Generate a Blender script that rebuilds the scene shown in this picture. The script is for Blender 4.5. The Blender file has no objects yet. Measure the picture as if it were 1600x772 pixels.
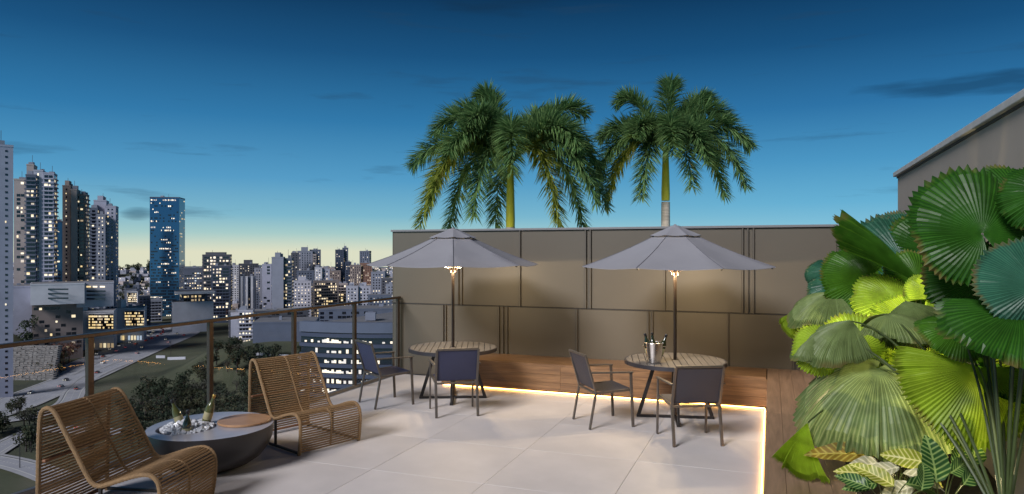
import bpy, bmesh, math, random
from mathutils import Vector, Matrix
R = math.radians
random.seed(11)
scene = bpy.context.scene
C = scene.collection

# ------------------------------------------------------------------ camera
YAW = R(20.56)
EYE = Vector((0.0, 0.0, 2.1))
FWD = Vector((-math.sin(YAW), math.cos(YAW), 0)); RGT = Vector((math.cos(YAW), math.sin(YAW), 0))
cam_d = bpy.data.cameras.new('camera'); cam = bpy.data.objects.new('camera', cam_d); C.objects.link(cam)
cam.location = EYE; cam.rotation_euler = (R(90), 0, YAW)
cam_d.sensor_width = 36; cam_d.lens = 36*1080/1600; cam_d.shift_y = 0.0044
cam_d.clip_start = 0.05; cam_d.clip_end = 20000
scene.camera = cam

# ------------------------------------------------------------------ dusk sky and low soft sun
SUN_AZ = (-0.32, -0.95)           # the main soft light comes from the left, a little behind the camera
SUN_EL = 33
world = bpy.data.worlds.new('World'); scene.world = world; world.use_nodes = True
wn = world.node_tree.nodes; wl = world.node_tree.links; wn.clear()
w_out = wn.new('ShaderNodeOutputWorld'); w_bg = wn.new('ShaderNodeBackground'); wl.new(w_bg.outputs[0], w_out.inputs[0])
tc = wn.new('ShaderNodeTexCoord'); sep = wn.new('ShaderNodeSeparateXYZ'); wl.new(tc.outputs['Generated'], sep.inputs[0])
def wmath(op, a, b=None, c=None, clamp=False):
    n = wn.new('ShaderNodeMath'); n.operation = op; n.use_clamp = clamp
    for i, s in enumerate((a, b, c)):
        if s is None: continue
        if isinstance(s, (int, float)): n.inputs[i].default_value = s
        else: wl.new(s, n.inputs[i])
    return n.outputs[0]
def wramp(fac, stops):
    n = wn.new('ShaderNodeValToRGB'); wl.new(fac, n.inputs[0]); e = n.color_ramp.elements
    while len(e) < len(stops): e.new(0.5)
    for i, (p, c) in enumerate(stops): e[i].position = p; e[i].color = (*c, 1)
    return n.outputs[0]
def wmix(f, a, b):
    n = wn.new('ShaderNodeMix'); n.data_type = 'RGBA'
    if isinstance(f, (int, float)): n.inputs[0].default_value = f
    else: wl.new(f, n.inputs[0])
    for s, i in ((a, 6), (b, 7)):
        if isinstance(s, tuple): n.inputs[i].default_value = (*s, 1)
        else: wl.new(s, n.inputs[i])
    return n.outputs[2]
def lin(r, g, b):
    f = lambda c: (c/255/12.92) if c <= 10.3 else ((c/255+0.055)/1.055)**2.4
    return (f(r), f(g), f(b))
elev = wmath('MULTIPLY', sep.outputs[2], 2.0, clamp=True)         # 0..1 for sin(elevation) 0..0.5
glow_side = wramp(elev, [(0, lin(222, 225, 198)), (.02, lin(203, 218, 200)), (.05, lin(166, 205, 203)), (.10, lin(124, 184, 206)), (.20, lin(84, 157, 200)),
                         (.36, lin(48, 122, 172)), (.54, lin(26, 84, 130)), (.70, lin(12, 54, 91)), (1, lin(8, 36, 66))])
away_side = wramp(elev, [(0, lin(158, 206, 220)), (.06, lin(134, 196, 220)), (.13, lin(104, 178, 214)), (.24, lin(76, 152, 198)),
                         (.38, lin(46, 116, 168)), (.54, lin(25, 82, 128)), (.70, lin(12, 53, 90)), (1, lin(8, 36, 66))])
gd = (FWD*1.0 + RGT*(-0.42)).normalized()
dotp = wmath('ADD', wmath('MULTIPLY', sep.outputs[0], gd.x), wmath('MULTIPLY', sep.outputs[1], gd.y))
gl = wmath('SMOOTH_MIN', wmath('MULTIPLY_ADD', dotp, 3.2, -2.2, clamp=True), 1.0, 0.1, clamp=True)
sky = wmix(gl, away_side, glow_side)
# a little of the physical sky so that the light all round follows the sun's side
nish = wn.new('ShaderNodeTexSky'); nish.sky_type = 'NISHITA'; nish.sun_disc = False
nish.sun_elevation = R(1.0); nish.sun_rotation = math.atan2(gd.x, gd.y); nish.altitude = 850; nish.ozone_density = 3
nb = wn.new('ShaderNodeVectorMath'); nb.operation = 'SCALE'; wl.new(nish.outputs[0], nb.inputs[0]); nb.inputs[3].default_value = 0.06
sky = wmix(0.03, sky, nb.outputs[0])
# thin dark streaks of cloud
mp = wn.new('ShaderNodeMapping'); mp.inputs['Scale'].default_value = (3.0, 3.0, 26.0); wl.new(tc.outputs['Generated'], mp.inputs[0])
cn = wn.new('ShaderNodeTexNoise'); cn.inputs['Scale'].default_value = 1.7; cn.inputs['Detail'].default_value = 6; cn.inputs['Roughness'].default_value = .55
wl.new(mp.outputs[0], cn.inputs['Vector'])
cl = wmath('MULTIPLY_ADD', cn.outputs[0], 7.0, -4.25, clamp=True)
up = wmath('MULTIPLY_ADD', sep.outputs[2], 40.0, -0.4, clamp=True)
cl = wmath('MULTIPLY', cl, up)
sky = wmix(wmath('MULTIPLY', cl, 0.42), sky, lin(38, 66, 92))
# two larger soft dark cloud banks
def bank(px, py, wx, wz, strength, base):
    d = (FWD + RGT*((px-800)/1080) + Vector((0, 0, (393-py)/1080))).normalized(); sx = Vector((0, 0, 1)).cross(d).normalized()
    lat = wmath('ADD', wmath('MULTIPLY', sep.outputs[0], sx.x/wx), wmath('MULTIPLY', sep.outputs[1], sx.y/wx))
    front = wmath('GREATER_THAN', wmath('ADD', wmath('MULTIPLY', sep.outputs[0], d.x), wmath('MULTIPLY', sep.outputs[1], d.y)), 0)
    dz = wmath('MULTIPLY_ADD', sep.outputs[2], 1/wz, -d.z/wz)
    q = wmath('ADD', wmath('MULTIPLY', lat, lat), wmath('MULTIPLY', dz, dz))
    f = wmath('SUBTRACT', wmath('MULTIPLY_ADD', cn2.outputs[0], 2.6, -.35), q, clamp=True)
    f = wmath('MULTIPLY', wmath('MULTIPLY', f, front), strength, clamp=True)
    return wmix(f, base, lin(20, 50, 78))
mp2 = wn.new('ShaderNodeMapping'); mp2.inputs['Scale'].default_value = (5, 5, 40); wl.new(tc.outputs['Generated'], mp2.inputs[0])
cn2 = wn.new('ShaderNodeTexNoise'); cn2.inputs['Scale'].default_value = 2.2; cn2.inputs['Detail'].default_value = 7; wl.new(mp2.outputs[0], cn2.inputs['Vector'])
sky = bank(1500, 134, .13, .016, .55, sky)
sky = bank(780, 6, .10, .016, .55, sky)
sky = bank(215, 335, .022, .009, .5, sky)
wl.new(sky, w_bg.inputs[0]); w_bg.inputs[1].default_value = 1.0

sun_d = bpy.data.lights.new('sun', 'SUN'); sun = bpy.data.objects.new('sun', sun_d); C.objects.link(sun)
sd = Vector((SUN_AZ[0], SUN_AZ[1], 0)).normalized()*math.cos(R(SUN_EL)) + Vector((0, 0, math.sin(R(SUN_EL))))
sun.rotation_euler = sd.to_track_quat('Z', 'Y').to_euler(); sun.location = sd*50
sun_d.energy = 3.9; sun_d.angle = R(20); sun_d.color = (1.0, .965, .99)
vs = scene.view_settings; vs.view_transform = 'Standard'; vs.look = 'None'; vs.exposure = 0; vs.gamma = 1; vs.use_curve_mapping = False
scene.cycles.use_denoising = True; scene.cycles.max_bounces = 6; scene.cycles.transparent_max_bounces = 12
scene.cycles.sample_clamp_indirect = 4; scene.cycles.caustics_reflective = False; scene.cycles.caustics_refractive = False

# ------------------------------------------------------------------ materials
MATS = {}
def mat(name, col, rough=.6, metal=0, var=.0, vscale=5, bump=0, bscale=60, emit=None, estr=0, trans=0, spec=None, stretch=None, coat=0):
    if name in MATS: return MATS[name]
    m = bpy.data.materials.new(name); m.use_nodes = True; nt = m.node_tree; n = nt.nodes; l = nt.links
    b = n['Principled BSDF']; b.inputs['Base Color'].default_value = (*col, 1); b.inputs['Roughness'].default_value = rough
    b.inputs['Metallic'].default_value = metal
    if spec is not None: b.inputs['Specular IOR Level'].default_value = spec
    if coat: b.inputs['Coat Weight'].default_value = coat
    if trans: b.inputs['Transmission Weight'].default_value = trans
    if emit: b.inputs['Emission Color'].default_value = (*emit, 1); b.inputs['Emission Strength'].default_value = estr
    if var or bump:
        t = n.new('ShaderNodeTexCoord'); mpp = n.new('ShaderNodeMapping'); l.new(t.outputs['Object'], mpp.inputs[0])
        if stretch: mpp.inputs['Scale'].default_value = stretch
    if var:
        x = n.new('ShaderNodeTexNoise'); x.inputs['Scale'].default_value = vscale; x.inputs['Detail'].default_value = 7; x.inputs['Roughness'].default_value = .6
        l.new(mpp.outputs[0], x.inputs['Vector'])
        rp = n.new('ShaderNodeValToRGB'); l.new(x.outputs[0], rp.inputs[0])
        rp.color_ramp.elements[0].position = .3; rp.color_ramp.elements[1].position = .7
        rp.color_ramp.elements[0].color = (*[c*(1-var) for c in col], 1); rp.color_ramp.elements[1].color = (*[min(1, c*(1+var)) for c in col], 1)
        l.new(rp.outputs[0], b.inputs['Base Color'])
        mr = n.new('ShaderNodeMapRange'); l.new(x.outputs[0], mr.inputs[0]); mr.inputs[3].default_value = max(0.02, rough-.12*min(1, var*4)); mr.inputs[4].default_value = min(1, rough+.12*min(1, var*4))
        l.new(mr.outputs[0], b.inputs['Roughness'])
    if bump:
        y = n.new('ShaderNodeTexNoise'); y.inputs['Scale'].default_value = bscale; y.inputs['Detail'].default_value = 4
        l.new(mpp.outputs[0], y.inputs['Vector'])
        bp = n.new('ShaderNodeBump'); bp.inputs['Strength'].default_value = bump; bp.inputs['Distance'].default_value = .01
        l.new(y.outputs[0], bp.inputs['Height']); l.new(bp.outputs[0], b.inputs['Normal'])
    MATS[name] = m
    return m
def vary(m, amt):
    # small differences of tone from piece to piece
    n = m.node_tree.nodes; l = m.node_tree.links; b = n['Principled BSDF']; src = b.inputs['Base Color'].links[0].from_socket
    oi = n.new('ShaderNodeObjectInfo'); mr = n.new('ShaderNodeMapRange'); l.new(oi.outputs['Random'], mr.inputs[0]); mr.inputs[3].default_value = 1-amt; mr.inputs[4].default_value = 1+amt
    hs = n.new('ShaderNodeHueSaturation'); l.new(src, hs.inputs['Color']); l.new(mr.outputs[0], hs.inputs['Value']); l.new(hs.outputs[0], b.inputs['Base Color'])
def wood(name, c0, c1, rough, axis_scale):
    m = bpy.data.materials.new(name); m.use_nodes = True; n = m.node_tree.nodes; l = m.node_tree.links; b = n['Principled BSDF']
    t = n.new('ShaderNodeTexCoord'); mpp = n.new('ShaderNodeMapping'); mpp.inputs['Scale'].default_value = axis_scale; l.new(t.outputs['Object'], mpp.inputs[0])
    oi = n.new('ShaderNodeObjectInfo'); ad = n.new('ShaderNodeVectorMath'); ad.operation = 'ADD'
    sc = n.new('ShaderNodeMath'); sc.operation = 'MULTIPLY'; sc.inputs[1].default_value = 37; l.new(oi.outputs['Random'], sc.inputs[0])
    l.new(mpp.outputs[0], ad.inputs[0]); l.new(sc.outputs[0], ad.inputs[1])
    x = n.new('ShaderNodeTexNoise'); x.inputs['Scale'].default_value = 3; x.inputs['Detail'].default_value = 9; x.inputs['Roughness'].default_value = .62; x.inputs['Distortion'].default_value = .6
    l.new(ad.outputs[0], x.inputs['Vector'])
    rp = n.new('ShaderNodeValToRGB'); l.new(x.outputs[0], rp.inputs[0]); e = rp.color_ramp.elements
    e[0].position = .32; e[1].position = .68; e[0].color = (*c0, 1); e[1].color = (*c1, 1)
    l.new(rp.outputs[0], b.inputs['Base Color']); b.inputs['Roughness'].default_value = rough
    bp = n.new('ShaderNodeBump'); bp.inputs['Strength'].default_value = .15; bp.inputs['Distance'].default_value = .005
    l.new(x.outputs[0], bp.inputs['Height']); l.new(bp.outputs[0], b.inputs['Normal'])
    MATS[name] = m; return m
def leafmat(name, c0, c1, rough=.38, trans=.35, freq=36.0, kind='fan', tint=None):
    # pleats / veins drawn from the leaf's own UV (u round the hub or along the rib, v out from it)
    m = bpy.data.materials.new(name); m.use_nodes = True; n = m.node_tree.nodes; l = m.node_tree.links; b = n['Principled BSDF']
    uv = n.new('ShaderNodeUVMap'); s = n.new('ShaderNodeSeparateXYZ'); l.new(uv.outputs[0], s.inputs[0])
    def mm(op, a, bb=None):
        k = n.new('ShaderNodeMath'); k.operation = op
        for i, q in enumerate((a, bb)):
            if q is None: continue
            if isinstance(q, (int, float)): k.inputs[i].default_value = q
            else: l.new(q, k.inputs[i])
        return k.outputs[0]
    if kind == 'fan':
        w = mm('ABSOLUTE', mm('SINE', mm('MULTIPLY', s.outputs[0], freq*math.pi*3)))
        w = mm('POWER', w, 5.0)
    elif kind == 'vein':
        vv = mm('ABSOLUTE', s.outputs[1])
        st = mm('ABSOLUTE', mm('SINE', mm('MULTIPLY', mm('SUBTRACT', s.outputs[0], mm('MULTIPLY', vv, .22)), freq)))
        st = mm('POWER', st, 7.0)
        rib = mm('LESS_THAN', vv, .06)
        w = mm('MAXIMUM', st, rib)
    else:
        w = mm('MULTIPLY', s.outputs[0], 1.0)
    t = n.new('ShaderNodeTexCoord'); x = n.new('ShaderNodeTexNoise'); x.inputs['Scale'].default_value = 6; x.inputs['Detail'].default_value = 5; l.new(t.outputs['Object'], x.inputs['Vector'])
    mx = n.new('ShaderNodeMix'); mx.data_type = 'RGBA'; l.new(w, mx.inputs[0]); mx.inputs[6].default_value = (*c0, 1); mx.inputs[7].default_value = (*c1, 1)
    br = n.new('ShaderNodeHueSaturation'); l.new(mx.outputs[2], br.inputs['Color'])
    mr = n.new('ShaderNodeMapRange'); l.new(x.outputs[0], mr.inputs[0]); mr.inputs[1].default_value = .3; mr.inputs[2].default_value = .7; mr.inputs[3].default_value = .7; mr.inputs[4].default_value = 1.3
    l.new(mr.outputs[0], br.inputs['Value'])
    if kind == 'fan':   # dry brown tips in places
        sm = n.new('ShaderNodeMapRange'); sm.interpolation_type = 'SMOOTHSTEP'; l.new(s.outputs[1], sm.inputs[0]); sm.inputs[1].default_value = .86; sm.inputs[2].default_value = 1.0
        ny = n.new('ShaderNodeMapRange'); l.new(x.outputs[0], ny.inputs[0]); ny.inputs[1].default_value = .48; ny.inputs[2].default_value = .62
        ed = n.new('ShaderNodeMix'); ed.data_type = 'RGBA'; l.new(mm('MULTIPLY', mm('MULTIPLY', sm.outputs[0], ny.outputs[0]), .75), ed.inputs[0]); l.new(br.outputs[0], ed.inputs[6]); ed.inputs[7].default_value = (.20, .14, .05, 1)
        class _o: outputs = [ed.outputs[2]]
        br = _o
    l.new(br.outputs[0], b.inputs['Base Color']); b.inputs['Roughness'].default_value = rough; b.inputs['Specular IOR Level'].default_value = .22
    tr = n.new('ShaderNodeBsdfTranslucent'); l.new(br.outputs[0], tr.inputs[0])
    ms = n.new('ShaderNodeMixShader'); ms.inputs[0].default_value = trans; l.new(b.outputs[0], ms.inputs[1]); l.new(tr.outputs[0], ms.inputs[2])
    l.new(ms.outputs[0], n['Material Output'].inputs[0])
    MATS[name] = m; return m
def lamp_mat(name, col, s):
    m = mat(name, (0.8, 0.8, 0.8), .5, emit=col, estr=s); m.cycles.emission_sampling = 'NONE'; return m

# ------------------------------------------------------------------ mesh helpers
class MB:
    def __init__(s): s.v = []; s.f = []; s.mi = []; s.uv = {}; s.cur = 0
    def add(s, vs, fs):
        o = len(s.v); s.v += [tuple(p) for p in vs]
        for f in fs: s.f.append(tuple(i+o for i in f)); s.mi.append(s.cur)
        return o
    def box(s, c, d, M=None):
        x, y, z = d[0]/2, d[1]/2, d[2]/2
        p = [Vector((a, b, e)) for e in (-z, z) for a, b in ((-x, -y), (x, -y), (x, y), (-x, y))]
        if M is not None: p = [M @ q for q in p]
        p = [q + Vector(c) for q in p]
        s.add(p, [(3, 2, 1, 0), (4, 5, 6, 7), (0, 1, 5, 4), (1, 2, 6, 5), (2, 3, 7, 6), (3, 0, 4, 7)]); return s
    def bx(s, x0, x1, y0, y1, z0, z1): return s.box(((x0+x1)/2, (y0+y1)/2, (z0+z1)/2), (x1-x0, y1-y0, z1-z0))
    def bar(s, a, b, w, h, up=(0, 0, 1)):
        a = Vector(a); b = Vector(b); d = (b-a).normalized(); u = Vector(up)
        if abs(d.dot(u)) > .98: u = Vector((0, 1, 0))
        sx = d.cross(u).normalized()*w/2; uz = sx.cross(d).normalized()*h/2
        p = [q + i*sx + j*uz for q in (a, b) for i, j in ((-1, -1), (1, -1), (1, 1), (-1, 1))]
        s.add(p, [(3, 2, 1, 0), (4, 5, 6, 7), (0, 1, 5, 4), (1, 2, 6, 5), (2, 3, 7, 6), (3, 0, 4, 7)]); return s
    def tube(s, pts, r, n=8, closed=False):
        pts = [Vector(p) for p in pts]; m = len(pts); rr = r if isinstance(r, (list, tuple)) else [r]*m
        rings = []; up = None
        for i, p in enumerate(pts):
            if closed: d = pts[(i+1) % m]-pts[i-1]
            else: d = pts[min(i+1, m-1)]-pts[max(i-1, 0)]
            d.normalize()
            if up is None:
                up = Vector((0, 0, 1)) if abs(d.z) < .9 else Vector((1, 0, 0))
            sx = d.cross(up)
            if sx.length < 1e-6: sx = d.orthogonal()
            sx.normalize(); up = sx.cross(d).normalized()
            rings.append([p + (sx*math.cos(2*math.pi*k/n) + up*math.sin(2*math.pi*k/n))*rr[i] for k in range(n)])
        vs = [q for g in rings for q in g]; fs = []
        for i in range(m if closed else m-1):
            j = (i+1) % m
            for k in range(n): k2 = (k+1) % n; fs.append((i*n+k, i*n+k2, j*n+k2, j*n+k))
        if not closed: fs += [tuple(range(n-1, -1, -1)), tuple((m-1)*n+k for k in range(n))]
        s.add(vs, fs); return s
    def lathe(s, prof, n=32, c=(0, 0, 0), M=None, capb=True, capt=True):
        vs = []; fs = []
        for r, z in prof:
            for k in range(n):
                a = 2*math.pi*k/n; q = Vector((r*math.cos(a), r*math.sin(a), z))
                if M is not None: q = M @ q
                vs.append(q + Vector(c))
        for i in range(len(prof)-1):
            for k in range(n): k2 = (k+1) % n; fs.append((i*n+k, i*n+k2, (i+1)*n+k2, (i+1)*n+k))
        if capb: fs.append(tuple(range(n-1, -1, -1)))
        if capt: fs.append(tuple((len(prof)-1)*n+k for k in range(n)))
        s.add(vs, fs); return s
    def quad(s, a, b, c, d): s.add([a, b, c, d], [(0, 1, 2, 3)]); return s
    def mesh(s, name, mats, smooth=False, sharp=None):
        me = bpy.data.meshes.new(name); me.from_pydata(s.v, [], s.f); me.update()
        for m in (mats if isinstance(mats, (list, tuple)) else [mats]): me.materials.append(m)
        if any(s.mi): me.polygons.foreach_set('material_index', s.mi)
        if smooth:
            me.polygons.foreach_set('use_smooth', [True]*len(me.polygons))
            if sharp: me.set_sharp_from_angle(angle=R(sharp))
        if s.uv:
            u = me.uv_layers.new(name='UVMap')
            for lp in me.loops: u.data[lp.index].uv = s.uv.get(lp.vertex_index, (0, 0))
        return me
    def obj(s, name, mats, parent=None, smooth=False, bevel=0, loc=None, kind=None, sharp=40, seg=2):
        o = bpy.data.objects.new(name, s.mesh(name, mats, smooth, sharp)); C.objects.link(o)
        if parent: o.parent = parent
        if loc is not None: o.location = loc
        if kind: o['kind'] = kind
        if bevel:
            b = o.modifiers.new('bevel', 'BEVEL'); b.width = bevel; b.segments = seg; b.limit_method = 'ANGLE'; b.angle_limit = R(40)
        return o
def empty(name, loc, rz=0, label=None, cat=None, group=None):
    o = bpy.data.objects.new(name, None); o.empty_display_size = .1; C.objects.link(o); o.location = loc; o.rotation_euler = (0, 0, rz)
    if label: tag(o, label, cat, group)
    return o
def tag(o, label, cat, group=None, kind=None):
    if label: o['label'] = label
    if cat: o['category'] = cat
    if group: o['group'] = group
    if kind: o['kind'] = kind
    return o
def share(o, name, parent, loc=None, rot=None, scale=None):
    c = bpy.data.objects.new(name, o.data if hasattr(o, 'data') else o); C.objects.link(c); c.parent = parent
    if loc is not None: c.location = loc
    if rot is not None: c.rotation_euler = rot
    if scale is not None: c.scale = scale
    if hasattr(o, 'modifiers'):
        for md in o.modifiers:
            b = c.modifiers.new('bevel', 'BEVEL'); b.width = md.width; b.segments = md.segments; b.limit_method = 'ANGLE'; b.angle_limit = md.angle_limit
    return c
KIDS = {}
def copy_tree(o, parent=None):
    c = o.copy(); C.objects.link(c); c.parent = parent
    for ch in [q for q in scene.objects if q.parent == o]: copy_tree(ch, c)
    return c
def W(px, D, z=0.0):
    p = FWD*D + RGT*((px-800)/1080*D); return Vector((p.x, p.y, z))
def Z(py, D): return 2.1-(py-393)/1080*D
def PX(px, py, D): return W(px, D, Z(py, D))
def bez(p0, p1, p2, n):
    return [p0*(1-t)**2 + p1*2*t*(1-t) + p2*t*t for t in [i/n for i in range(n+1)]]
def spline(pts, per=8):
    out = []; P = [pts[0]] + list(pts) + [pts[-1]]
    for i in range(1, len(P)-2):
        a, b, c, d = (Vector(q) for q in P[i-1:i+3])
        for k in range(per):
            t = k/per
            out.append(.5*((2*b) + (c-a)*t + (2*a-5*b+4*c-d)*t*t + (3*b-a-3*c+d)*t**3))
    out.append(Vector(P[-2])); return out

# ================================================================== TERRACE
M_tile = mat('porcelain tile', (.55, .525, .52), .5, var=.09, vscale=1.3, bump=.03, bscale=90)
vary(M_tile, .05)
M_grout = mat('grout', (.47, .45, .445), .8)
M_panel = mat('taupe wall panel', (.088, .074, .052), .5, var=.05, vscale=.9, bump=.06, bscale=160)
vary(M_panel, .05)
M_rib = mat('taupe rib', (.075, .064, .048), .5)
M_joint = mat('dark joint', (.03, .027, .025), .7)
M_coping = mat('grey coping', (.16, .16, .165), .45)
M_plaster = mat('side wall plaster', (.29, .25, .215), .75, var=.06, vscale=1.2, bump=.1, bscale=120)
M_copl = mat('light coping', (.40, .39, .38), .6, var=.12, vscale=6)
M_bwood = wood('bench wood', (.105, .055, .025), (.235, .132, .062), .42, (.6, 5, 9))
M_bwoodv = wood('bench wood side', (.15, .095, .060), (.27, .175, .115), .42, (7, .5, 7))
M_led = mat('led strip', (.9, .8, .6), .5, emit=(1, .47, .11), estr=16)
M_bronze = mat('bronze metal', (.085, .060, .045), .35, metal=.7, var=.1, vscale=9)
M_dark = mat('dark metal', (.028, .026, .026), .42, metal=.5)
M_soil = mat('planter soil', (.022, .015, .010), .95, var=.4, vscale=18, bump=.8, bscale=30)
M_slab = mat('slab concrete', (.24, .24, .25), .8, var=.1)

X0, XB, YB, YW = -6.0, -0.10, 9.75, 10.5
# slab and floor tiles
s = MB().bx(-6.14, 1.95, -1.5, 10.9, -.5, -.034).obj('terrace_slab', M_slab); s['kind'] = 'structure'
fl = MB().bx(-5.96, .2, -1.2, 10.46, -.03, -.006).obj('terrace_floor', M_grout); fl['kind'] = 'structure'
TS = 1.17
tm = None
for i in range(6):
    for j in range(10):
        x1 = -5.945 + i*TS; y1 = 10.44 - (j+1)*TS
        if x1 > -.2: continue
        w = min(TS, .02-x1)
        if tm is None or w < TS-.01 and not getattr(tm, 'last', False):
            t = MB().bx(.0015, w-.0015, .0015, TS-.0015, -.010, 0).obj('floor_tile', M_tile, fl, bevel=.0012, seg=1)
            if w >= TS-.01: tm = t
        else: t = share(tm, 'floor_tile', fl)
        t.location = (x1, y1, random.uniform(-.0004, .0004))

# back wall: panels, ribs, coping
wall = empty('boundary_wall', (-6.14, YW, 0), 0, 'long taupe panelled wall behind the two parasols and bench', 'wall')
WX = lambda px: (lambda k: (-.3512+.9363*k)*YW/(.9363+.3512*k))((px-800)/1080) + 6.14   # local x along the wall
WLEN, WH, JZ = 7.9, 2.44, 1.207
MB().bx(0, WLEN, .03, .22, 0, WH).obj('core', M_joint, wall)
MB().bx(-.012, 0, .0, .22, 0, WH).obj('end_cap', M_rib, wall)
MB().bx(-.03, WLEN, -.035, .25, WH, WH+.035).obj('coping', M_coping, wall, bevel=.004)
def wall_row(ribs, z0, z1):
    edges = [0.0]
    for grp in ribs:
        xs = [WX(p) for p in grp]
        edges += [xs[0]-.012, xs[-1]+.012]
        for x in xs:
            MB().bx(x-.011, x+.011, -.032, .032, z0, z1).obj('rib', M_rib, wall, bevel=.002, seg=1)
        for a, b in zip(xs[:-1], xs[1:]):
            MB().bx(a+.013, b-.013, .005, .03, z0, z1).obj('infill_strip', M_panel, wall)
    edges.append(WLEN)
    for a, b in zip(edges[::2], edges[1::2]):
        MB().bx(a+.001, b-.001, 0, .03, z0, z1).obj('panel', M_panel, wall, bevel=.003, seg=1)
wall_row([(716.5, 722), (813,), (915.5, 923), (1039,), (1160.5, 1168.5, 1177.5), (1309,)], JZ+.008, WH-.004)
wall_row([(693, 697), (780, 786.5, 793), (902,), (1013, 1019.5), (1137.5,), (1240, 1247)], 0, JZ-.008)
MB().bx(.0, WLEN, -.010, .028, JZ-.006, JZ+.006).obj('joint_bead', M_joint, wall)

# tall wall on the right
sw = empty('side_wall', (1.62, YW, 0), 0, 'tall plain taupe side wall with pale coping behind the fan palms', 'wall')
MB().bx(0, .25, -12.0, .2, -.02, 3.10).obj('wall_face', M_plaster, sw)
MB().bx(-.012, .27, -12.0, .225, 3.10, 3.125).obj('painted_shadow_line', M_joint, sw)  # dark strip that paints the shadow line under the coping
MB().bx(-.05, .32, -12.0, .26, 3.125, 3.185).obj('coping', M_copl, sw, bevel=.006)

# corner bench of timber boards with a light strip under its front
bench = empty('corner_bench', (0, 0, 0), 0, 'long L-shaped timber bench along the walls with glowing strip at floor', 'bench')
BXL = -4.84; BH = .435
MB().bx(BXL+.02, 1.6, YB+.03, YW-.01, .07, BH-.03).obj('carcass', M_joint, bench)
hs = (BH-.03-.045)/3
for k in range(3):
    z0 = .045+k*hs
    for a, b in ((BXL, -2.9), (-2.9, -.95), (-.95, -.02)):
        MB().bx(a+.001, b-.001, YB, YB+.022, z0+.001, z0+hs-.001).obj('front_board', M_bwood, bench, bevel=.0015, seg=1)
dy = (YW-.01-YB)/5
for k in range(5):
    for a, b in ((BXL, -2.45), (-2.45, -.06)):
        MB().bx(a+.001, b-.001, YB+k*dy+.001, YB+(k+1)*dy-.001, BH-.03, BH).obj('seat_board', M_bwood, bench, bevel=.0015, seg=1)
MB().bx(BXL, BXL+.018, YB+.024, YW-.012, .045, BH-.032).obj('end_board', M_bwood, bench)
MB().bx(BXL+.03, -.08, YB+.004, YB+.016, .012, .026).obj('light_strip', M_led, bench)
# right wing along the planter
MB().bx(-.02, .5, -1.2, YW-.012, .07, BH-.03).obj('carcass', M_joint, bench)
for k in range(3):
    z0 = .045+k*hs
    for a, b in ((-1.2, 1.0), (1.0, 3.2), (3.2, 5.4), (5.4, 7.6), (7.6, YB-.002)):
        MB().bx(-.05, -.03, a+.001, b-.001, z0+.001, z0+hs-.001).obj('front_board', M_bwoodv, bench, bevel=.0015, seg=1)
dx = .6/4
for k in range(4):
    for a, b in ((-1.2, 2.1), (2.1, 4.9), (4.9, 7.6), (7.6, YW-.014)):
        MB().bx(-.05+k*dx+.001, -.05+(k+1)*dx-.001, a+.001, b-.001, BH-.03, BH+.003).obj('seat_board', M_bwoodv, bench, bevel=.0015, seg=1)
MB().bx(-.085, -.073, -1.2, YB-.01, .006, .020).obj('light_strip', M_led, bench)

pl = empty('planter', (0, 0, 0), 0, 'planting trough of dark soil between timber bench and side wall', 'planter')
MB().bx(.553, .585, -1.2, YW-.014, 0, BH-.006).obj('trough_edge', M_joint, pl)
g = MB(); nx, ny = 10, 90
vs = [(.585+1.03*i/nx, -1.2+11.6*j/ny, .36+random.uniform(-.02, .03)) for j in range(ny+1) for i in range(nx+1)]
g.add(vs, [(j*(nx+1)+i, j*(nx+1)+i+1, (j+1)*(nx+1)+i+1, (j+1)*(nx+1)+i) for j in range(ny) for i in range(nx)])
so = g.obj('soil', M_soil, pl, smooth=True, kind='stuff')

# roof terrace next door that carries the palms
nr = MB().bx(-6.1, 6, 10.95, 18, -.5, -.05).obj('neighbouring_roof', M_slab); nr['kind'] = 'structure'

# glass railing
def glassmat():
    m = bpy.data.materials.new('railing glass'); m.use_nodes = True; n = m.node_tree.nodes; l = m.node_tree.links; n.remove(n['Principled BSDF'])
    t = n.new('ShaderNodeBsdfTransparent'); t.inputs[0].default_value = (.91, .925, .945, 1)
    g = n.new('ShaderNodeBsdfGlossy'); g.inputs['Roughness'].default_value = .0; g.inputs[0].default_value = (1, 1, 1, 1)
    lw = n.new('ShaderNodeLayerWeight'); lw.inputs[0].default_value = .5; pw = n.new('ShaderNodeMath'); pw.operation = 'POWER'; pw.inputs[1].default_value = 4; l.new(lw.outputs['Facing'], pw.inputs[0])
    fr = n.new('ShaderNodeMath'); fr.operation = 'MULTIPLY_ADD'; fr.inputs[1].default_value = .16; fr.inputs[2].default_value = .008; l.new(pw.outputs[0], fr.inputs[0])
    mx = n.new('ShaderNodeMixShader'); l.new(fr.outputs[0], mx.inputs[0]); l.new(t.outputs[0], mx.inputs[1]); l.new(g.outputs[0], mx.inputs[2])
    l.new(mx.outputs[0], n['Material Output'].inputs[0]); return m
M_glass = glassmat()
rail = empty('glass_railing', (X0, 0, 0), 0, 'bronze and clear glass railing along the open edge above the city', 'railing')
RZ = 1.33
MB().bx(-.032, .032, -.6, 10.47, RZ-.035, RZ).obj('handrail', M_bronze, rail, bevel=.004)
posts = [-.55, .25, 1.73, 3.21, 4.69, 6.18, 7.66, 9.10, 10.42]
for y in posts:
    MB().bx(-.022, .022, y-.03, y+.03, 0, RZ-.036).obj('post', M_bronze, rail, bevel=.003)
for a, b in zip(posts[:-1], posts[1:]):
    MB().bx(-.005, .005, a+.036, b-.036, .055, RZ-.05).obj('glass_pane', M_glass, rail)
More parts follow.
